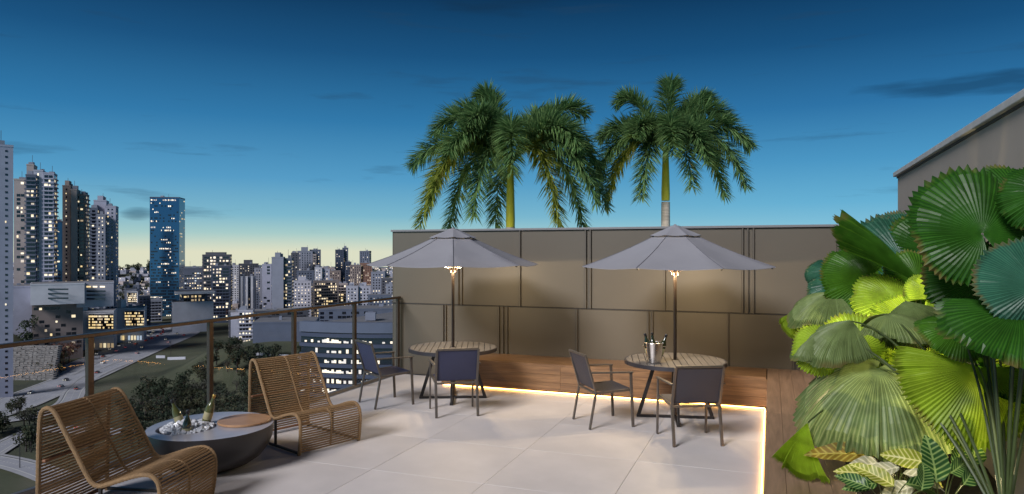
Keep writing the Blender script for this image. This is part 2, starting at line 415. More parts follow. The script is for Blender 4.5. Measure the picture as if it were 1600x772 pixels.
MB().bx(-.03, .03, -.6, 10.45, .0, .05).obj('base_channel', mat('rail channel', (.22, .2, .18), .4, metal=.6), rail, bevel=.003)

# ================================================================== FURNITURE
M_fab = mat('parasol fabric', (.25, .25, .272), .85, var=.05, vscale=3, bump=.15, bscale=350)
M_pole = mat('parasol pole', (.035, .025, .020), .35, metal=.5)
M_top = mat('table slat', (.115, .108, .104), .45, var=.12, vscale=4, bump=.08, bscale=80)
M_rim = mat('table rim', (.045, .042, .048), .4, metal=.3)
M_lampw = mat('lamp disc', (.9, .8, .6), .4, emit=(1, .72, .40), estr=1.3)

M_seam = mat('parasol seam', (.13, .13, .15), .9)
def parasol(loc, rot, label, lit):
    r = empty('parasol', loc, rot, label, 'parasol', 'hexagonal and round garden parasols' if 0 else 'grey parasols over the slatted tables')
    zt, ze, rad, rc, zc = 2.40, 1.915, 1.22, .31, 2.305
    n = 8
    MB().tube([(0, 0, .70), (0, 0, 1.6), (0, 0, zt)], .021, 12).obj('pole', M_pole, r, smooth=True)
    MB().tube([(0, 0, .05), (0, 0, .70)], .026, 12).obj('base_stem', M_pole, r, smooth=True)
    # canopy: eight gores, slightly hollow between the ribs, with thickness
    m = MB(); K = 8; J = 6
    def pt(a, t, dz=0):
        q = a/(2*math.pi)*n; f = q-math.floor(q); edge = 1-math.cos(math.pi/n)
        sc = math.cos(math.pi/n)/math.cos((f-.5)*2*math.pi/n)
        rr = (rc*.9 + (rad-rc*.9)*t)*sc
        sag = -.028*math.sin(math.pi*f)*t*(1.15-t*.4) - .02*math.sin(math.pi*t)
        z = zc-.012 + (ze-zc+.012)*t + sag
        return (rr*math.cos(a), rr*math.sin(a), z+dz)
    N = n*K
    for side, dz in ((0, 0), (1, -.004)):
        vs = [pt(2*math.pi*k/N, j/J, dz) for j in range(J+1) for k in range(N)]
        fs = []
        for j in range(J):
            for k in range(N):
                k2 = (k+1) % N; q = (j*N+k, j*N+k2, (j+1)*N+k2, (j+1)*N+k); fs.append(q[::-1] if side else q)
        m.add(vs, fs)
    o = (J+1)*N
    for k in range(N):
        k2 = (k+1) % N; a = J*N+k; b = J*N+k2; m.add([], []); m.f.append((a, b, b+o, a+o)); m.mi.append(0)
    cv = m.obj('canopy', M_fab, r, smooth=True, sharp=24)
    for k in range(n):
        a = 2*math.pi*k/n+1e-6; MB().tube([Vector(pt(a, j/J))+Vector((0, 0, .002)) for j in range(J+1)], .0045, 5).obj('seam', M_seam, cv, smooth=True)
    # vent cap
    m = MB(); J2 = 3
    def pc(a, t, dz=0):
        q = a/(2*math.pi)*n; f = q-math.floor(q); sc = math.cos(math.pi/n)/math.cos((f-.5)*2*math.pi/n)
        rr = (.07+(rc*1.08-.07)*t)*sc
        return (rr*math.cos(a), rr*math.sin(a), zt+.012+(zc-.002-zt-.012)*t - .012*math.sin(math.pi*f)*t+dz)
    for side, dz in ((0, 0), (1, -.004)):
        vs = [pc(2*math.pi*k/N, j/J2, dz) for j in range(J2+1) for k in range(N)]
        m.add(vs, [((j*N+k, j*N+(k+1) % N, (j+1)*N+(k+1) % N, (j+1)*N+k))[::(-1 if side else 1)] for j in range(J2) for k in range(N)])
    cap = m.obj('vent_cap', M_fab, r, smooth=True, sharp=24)
    MB().lathe([(.085, zt-.004), (.08, zt+.014), (.05, zt+.026), (.02, zt+.03), (.016, zt+.042), (.004, zt+.046)], 14).obj('finial', M_fab, cap, smooth=True)
    hub = MB().lathe([(.045, 1.80), (.045, 1.86), (.03, 1.88)], 16).obj('runner_hub', M_pole, r, smooth=True)
    for k in range(n):
        a = 2*math.pi*k/n; d = Vector((math.cos(a), math.sin(a), 0))
        MB().bar(d*.03+Vector((0, 0, zt-.06)), d*(rad-.03)+Vector((0, 0, ze-.014)), .014, .02).obj('rib', M_pole, r)
        MB().bar(d*.04+Vector((0, 0, 1.84)), d*.60+Vector((0, 0, 2.148)), .010, .014).obj('strut', M_pole, hub)
    m = MB(); m.tube([(.11*math.cos(2*math.pi*k/32), .11*math.sin(2*math.pi*k/32), 1.875) for k in range(32)], .007, 6, closed=True); lr = m.obj('lamp_ring', M_lampw, r, smooth=True)
    for k in range(3):
        a = 2*math.pi*k/3+.5; MB().tube([(.02*math.cos(a), .02*math.sin(a), 1.872), (.11*math.cos(a), .11*math.sin(a), 1.880)], .004, 5).obj('spoke', M_pole, lr)
        ld = bpy.data.lights.new('parasol_lamp', 'POINT'); ld.energy = lit/3; ld.color = (1, .74, .42); ld.shadow_soft_size = .03
        lo = bpy.data.objects.new('parasol_lamp', ld); C.objects.link(lo); lo.parent = r; lo.location = (.16*math.cos(a+.5), .16*math.sin(a+.5), 1.82)
    return r
TR = (-1.138, 8.90, 0); TL = (-4.266, 8.97, 0)
parasol(TL, YAW-R(90)+R(5), 'grey octagonal parasol nearer the glass railing', 75)
parasol(TR, YAW-R(90)+R(22.5)-R(11), 'grey octagonal parasol over the table with the wine bucket', 100)

def table(loc, rot, label):
    r = empty('slatted_table', loc, rot, label, 'table', 'round slatted terrace tables')
    rad, zt = .625, .735
    n = 15; w = 2*(rad-.012)/n
    for i in range(n):
        x0 = -(rad-.012)+i*w+.004; x1 = x0+w-.008
        ring = []
        K = 6
        xs = [x0+(x1-x0)*k/K for k in range(K+1)]
        h = lambda x: math.sqrt(max(0.0004, (rad-.012)**2-x*x))
        top = [(x, h(x)) for x in xs]; bot = [(x, -h(x)) for x in reversed(xs)]
        poly = bot[::-1] + top[::-1]
        parts = [poly] if not (x0 < .03 and x1 > -.03) else [[(x, -h(x)) for x in xs] + [(x1, -.03), (x0, -.03)], [(x0, .03), (x1, .03)] + top[::-1]]
        for pg in parts:
            m = MB(); k = len(pg)
            m.add([(x, y, zt-.018) for x, y in pg] + [(x, y, zt) for x, y in pg], [tuple(range(k-1, -1, -1)), tuple(range(k, 2*k))] + [(a, (a+1) % k, (a+1) % k+k, a+k) for a in range(k)])
            m.obj('slat', M_top, r, bevel=.002, seg=1)
    m = MB(); N = 64; pr = [(rad-.010, zt-.05), (rad+.006, zt-.05), (rad+.006, zt-.002), (rad-.010, zt-.002)]
    vs = [(a*math.cos(2*math.pi*k/N), a*math.sin(2*math.pi*k/N), z) for a, z in pr for k in range(N)]
    m.add(vs, [(i*N+k, i*N+(k+1) % N, ((i+1) % 4)*N+(k+1) % N, ((i+1) % 4)*N+k) for i in range(4) for k in range(N)])
    m.obj('rim', M_rim, r, smooth=True, sharp=40)
    m = MB(); m.bar((-rad+.02, .18, zt-.035), (rad-.02, .18, zt-.035), .03, .03); m.bar((-rad+.02, -.18, zt-.035), (rad-.02, -.18, zt-.035), .03, .03)
    m.obj('under_frame', M_dark, r)
    for k in range(4):
        a = k*math.pi/2; d = Vector((math.cos(a), math.sin(a), 0)); s_ = Vector((-d.y, d.x, 0))
        MB().bar(d*.455+Vector((0, 0, .025)), d*.25+Vector((0, 0, zt-.05)), .045, .03, up=s_).obj('leg', M_dark, r, bevel=.003)
        MB().bar(d*.03+Vector((0, 0, .016)), d*.48+Vector((0, 0, .016)), .045, .03).obj('floor_bar', M_dark, r, bevel=.003)
    return r
table(TL, YAW+R(2), 'round slatted table beside the glass railing with parasol through it')
table(TR, YAW+R(-8), 'round slatted table holding the wine bucket')

M_frame = mat('chair frame', (.125, .112, .10), .38, metal=.6, var=.08, vscale=12)
M_sling = mat('blue grey sling', (.030, .034, .075), .6, var=.06, vscale=30, bump=.25, bscale=600)
M_sling2 = mat('charcoal sling', (.035, .034, .046), .6, var=.06, vscale=30, bump=.25, bscale=600)
def chair(loc, rot, label, sling):
    r = empty('sling_armchair', loc, rot, label, 'chair', 'sling armchairs round the tables')
    w = .265; T = .026
    BT = Vector((0, -.335, .865))
    for sx in (-1, 1):
        x = sx*w
        MB().bar((x, -.285, 0), (x, -.205, .43), .022, .034, up=(1, 0, 0)).obj('leg', M_frame, r, bevel=.004)
        MB().bar((x, -.2045, .428), (x, BT.y, BT.z), .022, .03, up=(1, 0, 0)).obj('back_post', M_frame, r, bevel=.004)
        MB().bar((x+sx*.022, .265, 0), (x+sx*.022, .235, .645), .034, .022, up=(1, 0, 0)).obj('leg', M_frame, r, bevel=.004)
        MB().bar((x+sx*.024, .262, .655), (x+sx*.022, -.275, .672), .040, .018).obj('armrest', M_frame, r, bevel=.005)
        MB().bar((x, -.20, .425), (x, .245, .445), .022, .03).obj('seat_rail', M_frame, r, bevel=.004)
    MB().bar((-w, BT.y, BT.z+.004), (w, BT.y, BT.z+.004), .03, .024).obj('top_rail', M_frame, r, bevel=.004)
    MB().bar((-w, -.205, .42), (w, -.205, .42), .03, .022).obj('rear_rail', M_frame, r, bevel=.004)
    MB().bar((-w-.02, .24, .43), (w+.02, .24, .43), .03, .022).obj('front_rail', M_frame, r, bevel=.004)
    def sheet(pts, dip, name):
        m = MB(); nu, nv = 10, len(pts)-1; ww = w-.014
        for dz in (0, 1):
            vs = []
            for j, (y, z) in enumerate(pts):
                a = pts[min(j+1, nv)]; b = pts[max(j-1, 0)]; t = Vector((0, a[0]-b[0], a[1]-b[1])).normalized(); nn = Vector((0, -t.z, t.y))
                for i in range(nu+1):
                    u = i/nu*2-1; d = -dip*(1-u*u)*math.sin(math.pi*j/nv) - dz*.004
                    p = Vector((u*ww, y, z)) + nn*d; vs.append(p)
            fs = [(j*(nu+1)+i, j*(nu+1)+i+1, (j+1)*(nu+1)+i+1, (j+1)*(nu+1)+i) for j in range(nv) for i in range(nu)]
            m.add(vs, [f[::-1] for f in fs] if dz else fs)
        return m.obj(name, sling, r, smooth=True)
    sheet([(-.185+.42*j/8, .452+.012*j/8-.018*math.sin(math.pi*j/8)) for j in range(9)], .022, 'seat_sling')
    sheet([(BT.y+.006-(BT.y+.203)*t, BT.z-.012-(BT.z-.47)*t) for t in [j/8 for j in range(9)]], .014, 'back_sling')
    return r
def floor_at(px, py): D = 2268/(py-393); return W(px, D)
def chair_px(feet, label, sling):
    # feet: back-left, back-right, front-left, front-right as seen sitting on it
    bl, br, fl_, fr = (floor_at(*p) for p in feet)
    c = (bl+br+fl_+fr)/4; d = ((fl_+fr)-(bl+br)).normalized()
    return chair((c.x, c.y, 0), math.atan2(d.y, d.x)-math.pi/2, label, sling)
chair_px([(566, 628), (586, 640), (619, 620), (643, 633)], 'navy sling armchair by the glass railing, side on to the left table', M_sling)
chair_px([(686, 655), (745, 652), (673, 636), (735, 634)], 'navy sling armchair with its back to us at the left table', M_sling)
chair_px([(899, 655), (925, 671), (957, 650), (988, 667)], 'charcoal sling armchair side on, left of the table with the bucket', M_sling2)
chair_px([(1057, 700), (1126, 697), (1029, 677), (1098, 675)], 'charcoal sling armchair with its back to us before the bucket table', M_sling2)

# wine bucket and bottles on the right table
M_silver = mat('brushed silver', (.62, .60, .58), .22, metal=1.0)
M_bottle = mat('dark bottle glass', (.012, .018, .008), .08, coat=.6, spec=.7)
M_bottleg = mat('olive bottle glass', (.07, .075, .02), .1, coat=.5)
M_foil = mat('black foil', (.012, .012, .014), .3)
M_gold = mat('gold foil', (.55, .36, .10), .3, metal=.8)
M_label = mat('bottle label', (.32, .29, .16), .5)
def bottle(loc, tilt, az, label, glass, foil, s=1.0, grp=None):
    r = empty('wine_bottle', loc, 0, label, 'bottle', grp)
    r.rotation_euler = (Matrix.Rotation(az, 3, 'Z') @ Matrix.Rotation(tilt, 3, 'Y')).to_euler(); r.scale = (s, s, s)
    MB().lathe([(.0, .0), (.040, .004), (.043, .02), (.043, .15), (.040, .18), (.028, .215), (.0165, .245), (.0145, .29)], 24, capt=False).obj('glass_body', glass, r, smooth=True, sharp=60)
    MB().lathe([(.0155, .235), (.0152, .288), (.0175, .290), (.0175, .306), (.0150, .312), (.0, .314)], 20).obj('foil_neck', foil, r, smooth=True, sharp=50)
    MB().lathe([(.0436, .055), (.0438, .056), (.0438, .13), (.0436, .131)], 24, capb=False, capt=False).obj('paper_label', M_label, r, smooth=True)
    return r
def bucket(loc, label, s=1.0):
    r = empty('wine_bucket', loc, 0, label, 'bucket'); r.scale = (s, s, s)
    m = MB(); N = 72; pr = [(0, .003), (.070, .0), (.075, .006), (.100, .205), (.104, .212), (.101, .214), (.096, .205), (.073, .012), (0, .010)]
    vs = []
    for a, z in pr:
        for k in range(N):
            fl_ = 1-(.03 if (k // 3) % 2 and .01 < z < .2 else 0); vs.append((a*fl_*math.cos(2*math.pi*k/N), a*fl_*math.sin(2*math.pi*k/N), z))
    m.add(vs, [(i*N+k, i*N+(k+1) % N, (i+1)*N+(k+1) % N, (i+1)*N+k) for i in range(len(pr)-1) for k in range(N)])
    body = m.obj('fluted_body', M_silver, r)
    m = MB(); K = 48; m.tube([(.104*math.cos(2*math.pi*k/K), .104*math.sin(2*math.pi*k/K), .212) for k in range(K)], .005, 8, closed=True); m.obj('rolled_rim', M_silver, body, smooth=True)
    for sx in (-1, 1):
        MB().tube([(sx*(.097+.028*math.sin(math.pi*t/8)), -.03+.06*t/8, .178) for t in range(9)], .005, 6).obj('handle', M_silver, body, smooth=True)
    return r
tz = .735
bp = W(1022, 8.50, tz+.001)
b1 = W(1013, 8.55, tz); b2 = W(1031, 8.50, tz)
bucket((bp.x, bp.y, tz+.001), 'fluted silver wine bucket on the slatted table', 1.15)
for dx, dd, ti, az, lb in ((-.045, .0, -.22, 0, 'leftmost dark bottle leaning out of the silver bucket'), (.0, .05, -.05, .3, 'upright dark bottle standing in the middle of the silver bucket'), (.05, -.01, .33, 0, 'dark bottle leaning right out of the silver bucket')):
    q = bp + RGT*dx + FWD*dd
    bottle((q.x, q.y, tz+.055), ti, YAW+az, lb, M_bottle, M_foil, 1.0, 'bottles in the silver bucket')

# stone bowl table with ice and a timber lid
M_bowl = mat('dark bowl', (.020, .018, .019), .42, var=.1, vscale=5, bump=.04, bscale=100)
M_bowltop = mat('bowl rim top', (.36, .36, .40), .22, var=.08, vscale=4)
M_lid = wood('lid wood', (.30, .16, .08), (.45, .27, .15), .35, (2, 14, 4))
bc = Vector((-5.13, 5.30, 0)); BR, BZ = .575, .40
bw = empty('bowl_table', bc, YAW, 'low dark bowl-shaped drinks table between the woven lounge chairs', 'table')
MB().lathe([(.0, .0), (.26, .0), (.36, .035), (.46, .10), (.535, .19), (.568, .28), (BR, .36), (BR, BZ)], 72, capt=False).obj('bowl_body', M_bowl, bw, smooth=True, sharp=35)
IC = Vector((-.20, -.09)); IR = .27
m = MB(); N = 72
outer = [(BR*math.cos(2*math.pi*k/N), BR*math.sin(2*math.pi*k/N)) for k in range(N)]
inner = [(IC.x+IR*math.cos(2*math.pi*k/N), IC.y+IR*math.sin(2*math.pi*k/N)) for k in range(N)]
vs = [(x, y, BZ) for x, y in outer] + [(x, y, BZ) for x, y in inner] + [(x, y, BZ-.10) for x, y in inner] + [(IC.x, IC.y, BZ-.10)]
fs = [(k, (k+1) % N, N+(k+1) % N, N+k) for k in range(N)] + [(N+k, N+(k+1) % N, 2*N+(k+1) % N, 2*N+k) for k in range(N)] + [(2*N+k, 2*N+(k+1) % N, 3*N) for k in range(N)]
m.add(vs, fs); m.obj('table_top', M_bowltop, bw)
lid = MB().lathe([(.0, BZ+.001), (.245, BZ+.001), (.252, BZ+.006), (.252, BZ+.020), (.247, BZ+.025), (0, BZ+.025)], 64, c=(.27, .14, 0)).obj('timber_lid', M_lid, bw, smooth=True, sharp=30)
M_ice = mat('ice', (.80, .82, .86), .12, trans=.25, spec=.6)
m = MB(); rnd = random.Random(4)
for i in range(300):
    a = rnd.uniform(0, 2*math.pi); q = math.sqrt(rnd.random())*(IR-.028); hz = .075*(1-(q/IR)**2)
    Mx = Matrix.Rotation(rnd.uniform(0, 3), 3, 'X') @ Matrix.Rotation(rnd.uniform(0, 3), 3, 'Z'); d = rnd.uniform(.024, .042)
    m.box((IC.x+q*math.cos(a), IC.y+q*math.sin(a), BZ-.02+rnd.uniform(-.02, 1)*hz), (d, d*rnd.uniform(.7, 1), d*rnd.uniform(.6, 1)), Mx)
ice = m.obj('ice_cubes', M_ice, None, bevel=.003, seg=1); ice.location = bc; ice.rotation_euler = (0, 0, YAW)
tag(ice, 'heap of clear ice cubes filling the bowl table recess', 'ice', None, 'stuff')
def on_bowl(x, y, z): v = Matrix.Rotation(YAW, 3, 'Z') @ Vector((x, y, 0)); return (bc.x+v.x, bc.y+v.y, z)
bottle(on_bowl(-.30, .03, BZ-.035), -.36, YAW, 'olive bottle leaning left in the ice', M_bottleg, M_foil, .95, 'bottles in the ice')
bottle(on_bowl(-.135, -.235, BZ-.085), .05, YAW, 'short dark bottle upright at the front of the ice', M_bottle, M_foil, .92, 'bottles in the ice')
bottle(on_bowl(-.09, .07, BZ-.005), .30, YAW, 'gold necked bottle leaning right beside the timber lid', M_bottleg, M_gold, .98, 'bottles in the ice')

# woven lounge chairs
M_rope = mat('tan rope', (.265, .165, .078), .72, var=.22, vscale=40, bump=.5, bscale=260)
M_wrap = mat('rope wrapped rail', (.255, .158, .074), .72, var=.25, vscale=60, bump=.9, bscale=220)
M_teak = mat('teak rung', (.22, .10, .05), .5, var=.15, vscale=10)
PROF = [(.03, .0), (.012, .10), (.0, .22), (.0, .30), (.02, .365), (.07, .405), (.14, .41), (.25, .385), (.40, .335), (.49, .31), (.55, .325), (.60, .385), (.70, .56), (.80, .735), (.86, .84), (.905, .885), (.95, .89), (.985, .86), (1.0, .79), (1.01, .6), (1.015, .3), (1.02, .0)]
def lounge(loc, rot, label):
    # local +x: forward (front at x = 0, back at x = -1.02)
    r = empty('woven_lounge_chair', loc, rot, label, 'chair', 'woven rope lounge chairs')
    w = .375
    pts = spline([(-s_, 0, z) for s_, z in PROF], 6)
    L = [0]
    for a, b in zip(pts[:-1], pts[1:]): L.append(L[-1]+(b-a).length)
    def at(d):
        for i in range(len(L)-1):
            if L[i+1] >= d: t = (d-L[i])/max(1e-9, L[i+1]-L[i]); return pts[i].lerp(pts[i+1], t), (pts[i+1]-pts[i]).normalized()
        return pts[-1], (pts[-1]-pts[-2]).normalized()
    for y in (-w, w):
        m = MB(); n = 170; pp = [at(L[-1]*i/n)[0]+Vector((0, y, 0)) for i in range(n+1)]
        m.tube(pp, [.0165+.0022*(i % 2) for i in range(n+1)], 8); m.obj('side_rail', M_wrap, r, smooth=True)
    m = MB(); n = 90; lo = L[-1]*.02; m.tube([at(lo+(L[-1]*.70-lo)*i/n)[0]+Vector((0, 0, -.006)) for i in range(n+1)], .012, 6); m.obj('centre_rail', M_wrap, r, smooth=True)
    m = MB(); rnd = random.Random(len(label)); d = .035; step = .0255
    while d < L[-1]-.04:
        p, t = at(d); nrm = Vector((t.z, 0, -t.x))
        if nrm.z < 0 and p.z > .25 and t.z < 0: pass
        for sgn in (0,):
            K = 6; row = []
            for i in range(K+1):
                u = i/K*2-1; sag = .010*(1-u*u)*(1-abs(math.cos(math.pi*(u+1)/1))*.3)
                row.append(p + Vector((0, u*w, 0)) - Vector((0, 0, 1))*sag*.5 + t*rnd.uniform(-.0015, .0015))
            m.tube(row, .0088, 6)
        d += step
    m.obj('rope_weave', M_rope, r, smooth=True, kind='stuff')
    for s_, z in ((.97, .48), (.985, .05)):
        MB().bar((-s_, -w, z), (-s_, w, z), .03, .02).obj('back_rung', M_teak, r, bevel=.004)
    for y in (-w, w):
        MB().bar((-.05, y*.98, .02), (-1.0, y*.98, .02), .022, .022).obj('floor_runner', M_dark, r)
        MB().bar((-.50, y*.96, .03), (-.50, y*.96, .30), .022, .022).obj('seat_strut', M_dark, r)
    return r
lounge((-4.40, 4.31, 0), R(13), 'tan woven rope lounge chair nearest us, left of the bowl table')
lounge((-4.395, 6.23, 0), R(-20), 'tan woven rope lounge chair behind the bowl table')

# ================================================================== FAN PALMS IN THE PLANTER
LF = {
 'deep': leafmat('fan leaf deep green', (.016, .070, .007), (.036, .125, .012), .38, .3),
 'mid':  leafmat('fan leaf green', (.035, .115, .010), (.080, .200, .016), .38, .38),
 'lime': leafmat('fan leaf lime', (.21, .33, .014), (.34, .46, .045), .40, .45),  # light coming through the leaf put into the raised colour
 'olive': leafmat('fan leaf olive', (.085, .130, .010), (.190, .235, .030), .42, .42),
 'glow': leafmat('fan leaf fresh lime', (.28, .44, .02), (.44, .58, .07), .42, .45),  # brighter copy of lime, its lit glow put into the colour
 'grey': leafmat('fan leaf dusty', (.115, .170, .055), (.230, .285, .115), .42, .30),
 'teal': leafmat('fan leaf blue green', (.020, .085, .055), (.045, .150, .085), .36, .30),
}
M_pet = mat('leaf stalk', (.045, .065, .018), .45, var=.25, vscale=8)
M_pett = mat('leaf stalk pale', (.12, .15, .04), .45, var=.25, vscale=8)
def fan_mesh(seed, droop, cup, span=320, folds=54, curl=0.0):
    rnd = random.Random(seed); m = MB(); n = folds*2; J = 7
    amp = .0105
    rim = []; tipdrop = []
    while len(rim) <= folds:
        k = rnd.randint(2, 6); q = 1+rnd.uniform(-.07, .02); w = rnd.uniform(0, .16)
        rim += [q+rnd.uniform(-.012, .012) for _ in range(k)]; tipdrop += [w]*k
    waves = [(rnd.uniform(.03, .08), rnd.randint(2, 4), rnd.uniform(0, 6)) for _ in range(2)]
    for j in range(J+1):
        t = .02+.98*j/J
        for i in range(n+1):
            a = R(90-span/2 + span*i/n)
            f = i % 2
            rr = t*rim[min(i//2, folds)]*(.86+.14*math.cos(a-R(90)))
            if j == J: rr *= (1.0+rnd.uniform(-.012, .02) if f else .93)
            fold = (amp if f else -amp)*min(1, t*1.3)*(.6+.4*t)
            wz = sum(q*math.sin(k*a+p) for q, k, p in waves)*t*t
            x, y = rr*math.cos(a), rr*math.sin(a)
            z = fold + wz - tipdrop[min(i//2, folds)]*max(0, t-.55)**1.6*1.8 - droop*1.35*t**2.2 + cup*t - curl*max(0, y)**2
            m.v.append((x, y, z)); m.uv[len(m.v)-1] = (i/n, t)
    for j in range(J):
        for i in range(n):
            a = j*(n+1)+i; m.f.append((a, a+1, a+n+2, a+n+1)); m.mi.append(0)
    return m
def cdir(v): return (RGT*v[0] + Vector((0, 0, 1))*v[1] - FWD*v[2])
def fan_leaf(plant, base, px, py, D, rpx, nrm, tip, mt, seed, droop=.2, cup=.05, span=320, bend=None, stalk=None, curl=0):
    hub = PX(px, py, D); rad = rpx*D/1080
    z = cdir(nrm).normalized(); y = cdir(tip); y = (y-z*y.dot(z)).normalized(); x = y.cross(z)
    m = fan_mesh(seed, droop, cup, span, curl=curl)
    M3 = Matrix((x, y, z)).transposed()
    org = plant.location
    m.v = [tuple(M3 @ (Vector(v)*rad) + hub-org) for v in m.v]
    o = m.obj('fan_leaf', LF[mt], plant, smooth=False)
    b = bend if bend is not None else .35
    p0 = base; ctrl = p0.lerp(hub, .45) + Vector((0, 0, b)); end = hub - z*.01
    pts = bez(p0, ctrl, end, 14)
    MB().tube([p-org for p in pts], [.011-.005*i/14 for i in range(15)], 6).obj('stalk', stalk or M_pet, o, smooth=True)
def palm_base(px, D, label):
    b = W(px, D, .36); r = empty('fan_palm', b, 0, label, 'plant', 'fan palms in the planter')
    MB().lathe([(.06, 0), (.055, .08), (.042, .18), (.03, .24)], 12).obj('stem_base', mat('fibrous stem', (.10, .065, .035), .9, var=.3, vscale=20, bump=.8, bscale=60), r, smooth=True)
    return r, b+Vector((0, 0, .1))
A, Ab = palm_base(1572, 4.0, 'fan palm nearest us with the largest glossy leaves by the right edge')
B, Bb = palm_base(1455, 5.6, 'fan palm with broad dusty olive leaves hanging over the bench')
Cc, Cb = palm_base(1392, 7.6, 'fan palm furthest back with blue-green and lime leaves against the wall')
# nearest plant
fan_leaf(A, Ab, 1535, 366, 4.1, 118, (-.15, .30, 1), (-.3, 1, .1), 'deep', 1, .16, .10, 335, .3)
fan_leaf(A, Ab, 1592, 320, 4.5, 80, (.1, .35, 1), (.4, 1, 0), 'deep', 2, .15, .05, 320)
fan_leaf(A, Ab, 1532, 432, 4.5, 84, (-.1, .10, 1), (-1, -.15, .2), 'deep', 3, .16, .05, 320)
fan_leaf(A, Ab, 1622, 448, 3.7, 92, (-.4, .2, 1), (-.6, .5, .2), 'teal', 4, .12, .05, 320)
fan_leaf(A, Ab, 1590, 488, 3.8, 122, (.05, .93, .42), (-1, -.12, .35), 'deep', 5, .18, .0, 300)
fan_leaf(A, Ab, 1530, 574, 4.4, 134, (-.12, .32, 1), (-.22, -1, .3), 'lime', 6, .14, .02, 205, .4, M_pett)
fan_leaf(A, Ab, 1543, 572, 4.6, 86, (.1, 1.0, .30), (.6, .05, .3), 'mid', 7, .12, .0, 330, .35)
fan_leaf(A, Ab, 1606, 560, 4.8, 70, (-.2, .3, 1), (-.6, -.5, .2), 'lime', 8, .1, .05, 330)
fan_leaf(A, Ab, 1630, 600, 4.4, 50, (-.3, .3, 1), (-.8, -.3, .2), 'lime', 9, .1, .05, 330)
fan_leaf(A, Ab, 1500, 512, 4.5, 62, (.0, .75, .6), (-1, .05, .3), 'mid', 10, .2, .0, 300)
# middle plant
fan_leaf(A, Ab, 1372, 574, 5.0, 140, (-.16, .98, .38), (-.85, -.32, .6), 'grey', 11, .46, .02, 325, .5, M_pett)
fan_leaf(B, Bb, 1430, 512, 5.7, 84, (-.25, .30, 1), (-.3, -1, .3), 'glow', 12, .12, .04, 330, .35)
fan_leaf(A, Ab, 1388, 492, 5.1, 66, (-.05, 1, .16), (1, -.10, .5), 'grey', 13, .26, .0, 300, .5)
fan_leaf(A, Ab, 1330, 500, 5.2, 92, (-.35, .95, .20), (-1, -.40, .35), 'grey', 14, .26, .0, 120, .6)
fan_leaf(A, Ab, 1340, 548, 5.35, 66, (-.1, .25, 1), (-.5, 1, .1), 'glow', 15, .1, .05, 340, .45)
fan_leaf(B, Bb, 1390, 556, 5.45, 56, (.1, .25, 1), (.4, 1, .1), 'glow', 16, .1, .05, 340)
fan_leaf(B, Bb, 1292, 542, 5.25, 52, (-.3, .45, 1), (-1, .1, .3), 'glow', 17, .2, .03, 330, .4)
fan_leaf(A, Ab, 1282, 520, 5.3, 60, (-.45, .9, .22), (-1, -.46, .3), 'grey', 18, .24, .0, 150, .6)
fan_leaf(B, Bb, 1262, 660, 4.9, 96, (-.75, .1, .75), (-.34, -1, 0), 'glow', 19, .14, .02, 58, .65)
fan_leaf(B, Bb, 1436, 440, 6.3, 62, (.1, .45, 1), (.3, .8, .2), 'mid', 20, .15, .05, 330)
fan_leaf(B, Bb, 1414, 470, 5.2, 78, (-.6, .3, .6), (.05, -1, .4), 'grey', 21, .25, .0, 130, .4)
# back plant
fan_leaf(Cc, Cb, 1446, 448, 6.0, 172, (.42, .52, .75), (-.76, .66, 0), 'mid', 22, .05, .0, 40, .4, curl=.10)
fan_leaf(Cc, Cb, 1412, 440, 6.8, 70, (.55, .45, .8), (.35, -.3, .2), 'mid', 23, .12, .03, 200, .3)
fan_leaf(Cc, Cb, 1412, 408, 7.4, 92, (-.2, .35, 1), (-.8, .7, .1), 'teal', 24, .15, .05, 300, .4)
fan_leaf(Cc, Cb, 1420, 385, 7.9, 66, (.1, .25, 1), (-.1, 1, .1), 'teal', 25, .15, .05, 300)
fan_leaf(Cc, Cb, 1356, 436, 6.5, 74, (-.05, .45, 1), (-.75, .5, .2), 'mid', 26, .18, .05, 230, .4)
fan_leaf(Cc, Cb, 1372, 422, 7.4, 58, (.25, .4, 1), (-.2, .7, .2), 'mid', 27, .15, .05, 300)
fan_leaf(Cc, Cb, 1294, 424, 7.9, 34, (-.2, .6, .8), (-1, .15, .3), 'teal', 28, .2, .0, 200, .5)
fan_leaf(Cc, Cb, 1304, 458, 6.6, 78, (-.2, .95, .28), (-1, -.26, .4), 'grey', 29, .30, .0, 150, .55, M_pett)
fan_leaf(Cc, Cb, 1362, 454, 6.8, 76, (-.1, .95, .25), (-1, .02, .3), 'mid', 30, .25, .0, 280, .45)
fan_leaf(Cc, Cb, 1398, 468, 6.0, 62, (-.05, .5, 1), (-.5, .3, .4), 'glow', 31, .15, .0, 330, .4)
fan_leaf(Cc, Cb, 1460, 468, 5.8, 60, (.2, .5, 1), (.4, .3, .4), 'glow', 32, .15, .0, 330, .4)
fan_leaf(Cc, Cb, 1455, 395, 7.4, 78, (.0, .3, 1), (.1, 1, .1), 'deep', 33, .15, .05, 320, .4)
fan_leaf(Cc, Cb, 1252, 486, 6.9, 46, (-.7, .4, .8), (-.5, -1, .3), 'lime', 34, .25, .0, 130, .6)

